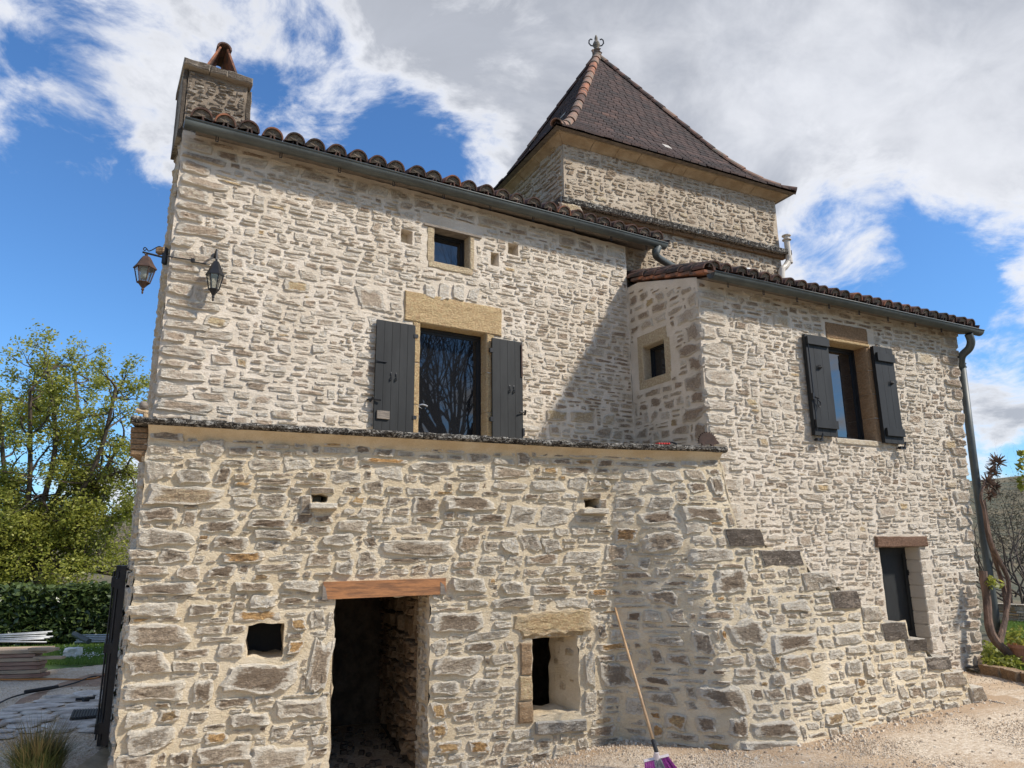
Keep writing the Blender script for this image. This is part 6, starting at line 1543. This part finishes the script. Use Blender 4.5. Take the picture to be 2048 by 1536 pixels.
# ---- things on the ledge
hc = TS.hit(1417, 878, 0.02); zt_ = zf(TS.sz(1417, 890, .02)[0]) + .068
def flat_cut(S, o0, o1, pts, m_): m_.hexa([S.P(a, z, o0) for a, z in pts], [S.P(a, z, o1) for a, z in pts])
sL = TS.sz(1398, 885, .02)[0]; sR = TS.sz(1438, 885, .02)[0]; Lh = sR - sL
t = thing('hedgehog_ornament', 'small rusty metal hedgehog silhouette standing on the right end of the ledge', 'garden ornament', tuple(TS.P(sL + Lh / 2, zt_, .02)))
m_ = MB(); N = 11; cxh, czh = sL + Lh * .45, zt_ + Lh * .24
body = []
for k in range(40):
    an = PI * 1.08 - (PI * 1.02) * k / 39; sp_ = 1.0 + (.14 if k % 3 == 1 else 0); body.append((cxh + math.cos(an) * Lh * .43 * sp_, czh + math.sin(an) * Lh * .40 * sp_))
body += [(cxh + Lh * .50, czh + Lh * .02), (cxh + Lh * .57, czh - Lh * .09), (cxh + Lh * .42, czh - Lh * .13), (cxh + Lh * .28, czh - Lh * .14), (cxh + Lh * .27, zt_), (cxh + Lh * .17, zt_), (cxh + Lh * .15, czh - Lh * .13), (cxh - Lh * .15, czh - Lh * .13), (cxh - Lh * .17, zt_), (cxh - Lh * .28, zt_), (cxh - Lh * .3, czh - Lh * .1)]
flat_cut(TS, .0, .022, body[::-1], m_); m_.build('body', 'iron_rust', t)
m_ = MB(); a = TS.sz(1312, 893, .0)[0]; b = TS.sz(1332, 893, .0)[0]; z_ = zf(a) + .068
for i in range(5): f = a + (b - a) * i / 4; m_.tube([TS.P(f, z_ + .012, .0), TS.P(f + .015, z_ + .012, .05)], .009, 6)
m_.tube([TS.P(a, z_ + .012, .0), TS.P(b, z_ + .012, .0)], .008, 6); tag(m_.build('red_rake_head', 'red'), 'small red toothed plastic piece lying on the ledge left of the hedgehog', 'garden tool')
m_ = MB(); a = TS.sz(1333, 893, .0)[0]; b = TS.sz(1352, 893, .0)[0]; m_.tube(smooth_path([TS.P(a, z_ + .012, .02), TS.P((a + b) / 2, z_ + .03, .02), TS.P(b, z_ + .012, .02)]), .011, 6); tag(m_.build('curved_tool', 'rubber'), 'small dark curved tool lying on the ledge beside the red piece', 'garden tool')
PO2 = A0 + Vector((0, 0, 0)) + GD * .12
c = planehit(287, 812, PO2, GD); rb = abs(planehit(298, 812, PO2, GD).x - planehit(276, 812, PO2, GD).x) / 2
t = thing('rounded_ornament', 'rounded dark grey object on a small pale foot at the left end of the ledge', 'ornament', (c.x, c.y, ZL))
m_ = MB(); m_.lathe(c, [(.003, -rb * .9), (rb * .8, -rb * .7), (rb * 1.0, 0), (rb * .9, rb * .6), (rb * .5, rb * 1.05), (.003, rb * 1.15)], 14, (CR, F0, CU)); m_.build('dome', 'stone_dark', t, smooth=True) if 'stone_dark' in MAT else m_.build('dome', 'board_grey', t, smooth=True)
m_ = MB(); m_.tube([planehit(272, 820, PO2, GD), planehit(296, 826, PO2, GD)], .022, 8); m_.tube([planehit(290, 822, PO2, GD), planehit(292, 840, PO2, GD)], .022, 8); m_.build('foot', 'cornice', t)

# ---- right side: vine, bed border, pot, dry wall, thicket, shrub
vb = WW.hit(1990, 1290, .05); vine = thing('old_vine', 'old woody vine climbing beside the downpipe at the right corner of the house', 'vine', (vb.x, vb.y, .2))
m_ = MB(); V = lambda x, y, o: WW.hit(x, y, o)
m_.tube(smooth_path([V(2040, 1335, .35), V(2015, 1305, .3), V(1990, 1280, .25), V(1978, 1250, .22), V(1974, 1200, .2), V(1968, 1160, .2), V(1966, 1142, .2)]), [.055, .055, .06, .06, .06, .055, .055] + [.052] * 12 + [.048] * 18, 9)
m_.build('trunk', 'vine', vine)
m_ = MB(); m_.tube(smooth_path([V(2000, 1290, .1), V(2012, 1230, .05), V(2010, 1190, .0), V(2003, 1160, .0), V(1990, 1120, .05), V(1975, 1070, .1), V(1968, 1020, .15), V(1962, 995, .15), V(1968, 970, .15), V(1980, 950, .15), V(1990, 925, .15)]), [.036 - .0004 * i for i in range(61)], 8)
m_.tube(smooth_path([V(1995, 1290, .12), V(2016, 1210, .1), V(2016, 1160, .1), V(1998, 1120, .1), V(1982, 1085, .12), V(1973, 1040, .1), V(1967, 1000, .12)]), .028, 7)
m_.build('stem', 'vine', vine)
m_ = MB(); rnd = random.Random(77)
tw = []
for (x, y, n, rad) in ((1994, 925, 90, .13), (1984, 945, 80, .11), (1975, 965, 90, .12), (1990, 975, 60, .10), (1982, 990, 60, .1)):
    c = V(x, y, .15)
    for i in range(n):
        d = Vector((rnd.gauss(.3, 1), rnd.gauss(0, 1), rnd.gauss(.4, 1))).normalized(); q = c + d * rad * rnd.uniform(.4, 1.2); m_.tube([c + d * .03, q], [.010, .003], 4, cap=False)
m_.build('twigs', 'vine', vine)
m_ = MB(); leaf_cloud(m_, V(1988, 1165, .3), 60, .10, .06, rnd); m_.build('foliage', 'leaf', vine, tint=True)
# bed border stones
pb = [(1957, 1338, 2000, 1352), (2000, 1346, 2035, 1362), (2036, 1354, 2075, 1372)]
bb = thing('bed_border', 'low rough stone edging around the planting bed at the right corner', 'stone edging', tuple(ghit(1957, 1348)))
for i, (x0, y0, x1, y1) in enumerate(pb):
    a = ghit(x0, y0 + 8); b = ghit(x1 - 2, y1 + 2); S_ = Surf(a, (b - a).to_2d()); m_ = MB(); stone_block(m_, S_, 0, (b - a).length, a.z - .02, a.z + .10, -.16, .0, (.6, .6, .3), n=(6, 2), amp=.03); m_.build('stone', 'stone_brown', bb, tint=True)
m_ = MB(); rnd = random.Random(5)
for _ in range(500):
    p = ghit(rnd.uniform(1972, 2050), rnd.uniform(1306, 1348))
    if bed(p.x, p.y): leaf_cloud(m_, p + Vector((0, 0, .09 + rnd.uniform(0, .05))), 5, .06, .05, rnd, dark=.2)
tag(m_.build('ground_cover', 'leaf', tint=True), kind='stuff')
pc = ghit(2052, 1338); 
t = thing('flower_pot', 'terracotta pot with green shoots at the right edge by the vine', 'flower pot', tuple(pc))
m_ = MB(); m_.lathe(pc + Vector((0, 0, .05)), [(.10, 0), (.14, .2), (.155, .2), (.155, .24), (.14, .24), (.13, .2)], 18); m_.build('pot', 'terracotta', t, smooth=False)
m_ = MB(); leaf_cloud(m_, pc + Vector((0, 0, .35)), 160, .16, .06, rnd); m_.build('plant', 'leaf', t, tint=True)
# dry stone wall far right
a = at_v(2000, 1250, 15.5); b = at_v(2120, 1262, 14.5); a.z = b.z = 0.1
SW = Surf(a, (b - a).to_2d()); LWa = (b - a).length
dw = thing('dry_stone_wall', 'low grey dry stone wall beyond the lawn at the right edge', 'stone wall', tuple(a))
m_ = MB(); SWh = .62; m_.hexa([SW.P(0, 0, -.02), SW.P(LWa, 0, -.02), SW.P(LWa, 0, -.35), SW.P(0, 0, -.35)], [SW.P(0, SWh - .04, -.02), SW.P(LWa, SWh - .04, -.02), SW.P(LWa, SWh - .04, -.35), SW.P(0, SWh - .04, -.35)]); m_.build('core', 'bark', dw)
rnd = random.Random(6); z = 0.02
while z < SWh - .02:
    hgt = rnd.uniform(.045, .09); s_ = -.02
    while s_ < LWa:
        w_ = rnd.uniform(.12, .34); m_ = MB(); stone_block(m_, SW, s_, s_ + w_ - .012, z, z + hgt - .01, -.1, rnd.uniform(.01, .04), (rnd.random(), rnd.random(), .2), n=(3, 2), amp=.01); m_.build('stone', 'stone_low', dw, tint=True); s_ += w_
    z += hgt
# bare thicket
rnd = random.Random(15)
for i, (x, v, L, lab) in enumerate(((2035, 19, 2.5, 'bare tangled shrub behind the dry stone wall nearest the house'), (2110, 22, 3.0, 'bare tangled shrub at the right edge of the photo behind the wall'), (2000, 27, 2.9, 'bare shrub farther back seen just beside the vine'))):
    c = at_v(x, 1200, v); c.z = 0; t = thing('bare_shrub', lab, 'shrub', tuple(c), 'bare shrubs at the right'); m_ = MB(); tips = []
    for k in range(11):
        d = Vector((rnd.gauss(0, .55), rnd.gauss(0, .4), 1)).normalized(); branches(m_, c + Vector((rnd.gauss(0, .3), rnd.gauss(0, .3), 0)), d, L * rnd.uniform(.45, .75), .035, 4, rnd, tips, .75, .35, .0, 4, (2, 3), .74, 5)
    m_.build('branches', 'bark', t)
m_ = MB()
for _ in range(3600):
    an = rnd.uniform(.3, 1.0) if rnd.random() < .55 else rnd.uniform(1.9, 2.4); r = rnd.uniform(70, 180); p = Vector((r * math.cos(an), r * math.sin(an), terr_h(r, an))); s_ = rnd.uniform(.6, 1.6)
    leaf_cloud(m_, p + Vector((0, 0, s_ * .4)), 26, s_ * 1.1, .28, rnd, dark=rnd.uniform(-.2, .5))
tag(m_.build('hillside_scrub', 'scrub', tint=True), kind='stuff')
sb_ = ghit(2120, 1335); t = thing('leafy_shrub', 'sprig of bright green leaves entering the photo at the right edge', 'shrub', tuple(sb_))
v0_ = WW.hit(2090, 960, .5).y; m_ = MB(); st_ = smooth_path([sb_, at_v(2115, 1150, v0_), at_v(2090, 1000, v0_), at_v(2062, 945, v0_), at_v(2046, 915, v0_)]); m_.tube(st_, [.03 - .0009 * i for i in range(len(st_))], 6); m_.tube(smooth_path([at_v(2090, 1000, v0_), at_v(2062, 975, v0_), at_v(2040, 960, v0_)]), .006, 5); m_.build('stem', 'bark', t)
m_ = MB()
for (x, y) in ((2044, 905), (2042, 925), (2050, 940), (2036, 938), (2040, 958), (2046, 970), (2052, 955), (2060, 930), (2070, 980), (2066, 900)): leaf_cloud(m_, at_v(x, y, v0_), 9, .06, .09, rnd)
m_.build('foliage', 'leaf', t, tint=True)
# ---- bare tree behind the photographer, seen mirrored in the facade window
cw = MW.hit(895, 770, -0.16); dv = (cw - CAM).normalized(); rf = dv - MW.n * 2 * dv.dot(MW.n); 
tc = cw + Vector((rf.x, rf.y, 0)).normalized() * 15.0; tc.z = 0
print('mirror tree at', tc)
t = thing('bare_tree', 'tall bare tree behind the photographer mirrored in the facade window', 'tree', tuple(tc)); m_ = MB(); tips = []; rnd = random.Random(44)
for k in range(5):
    d = Vector((rnd.gauss(0, .22), rnd.gauss(0, .22), 1)).normalized(); branches(m_, tc + Vector((rnd.gauss(0, .2), rnd.gauss(0, .2), -.1)), d, 4.6, .26, 6, rnd, tips, .42, .16, .04, 6, (3, 4), .70, 7)
print('bare tree tris', len(m_.f) * 2); m_.build('trunk', 'bark', t)
# keep parts where they stand under their empties
for o in list(SC.objects):
    if o.parent and o.parent.type == 'EMPTY': o.matrix_parent_inverse = Matrix.Translation(-o.parent.location)
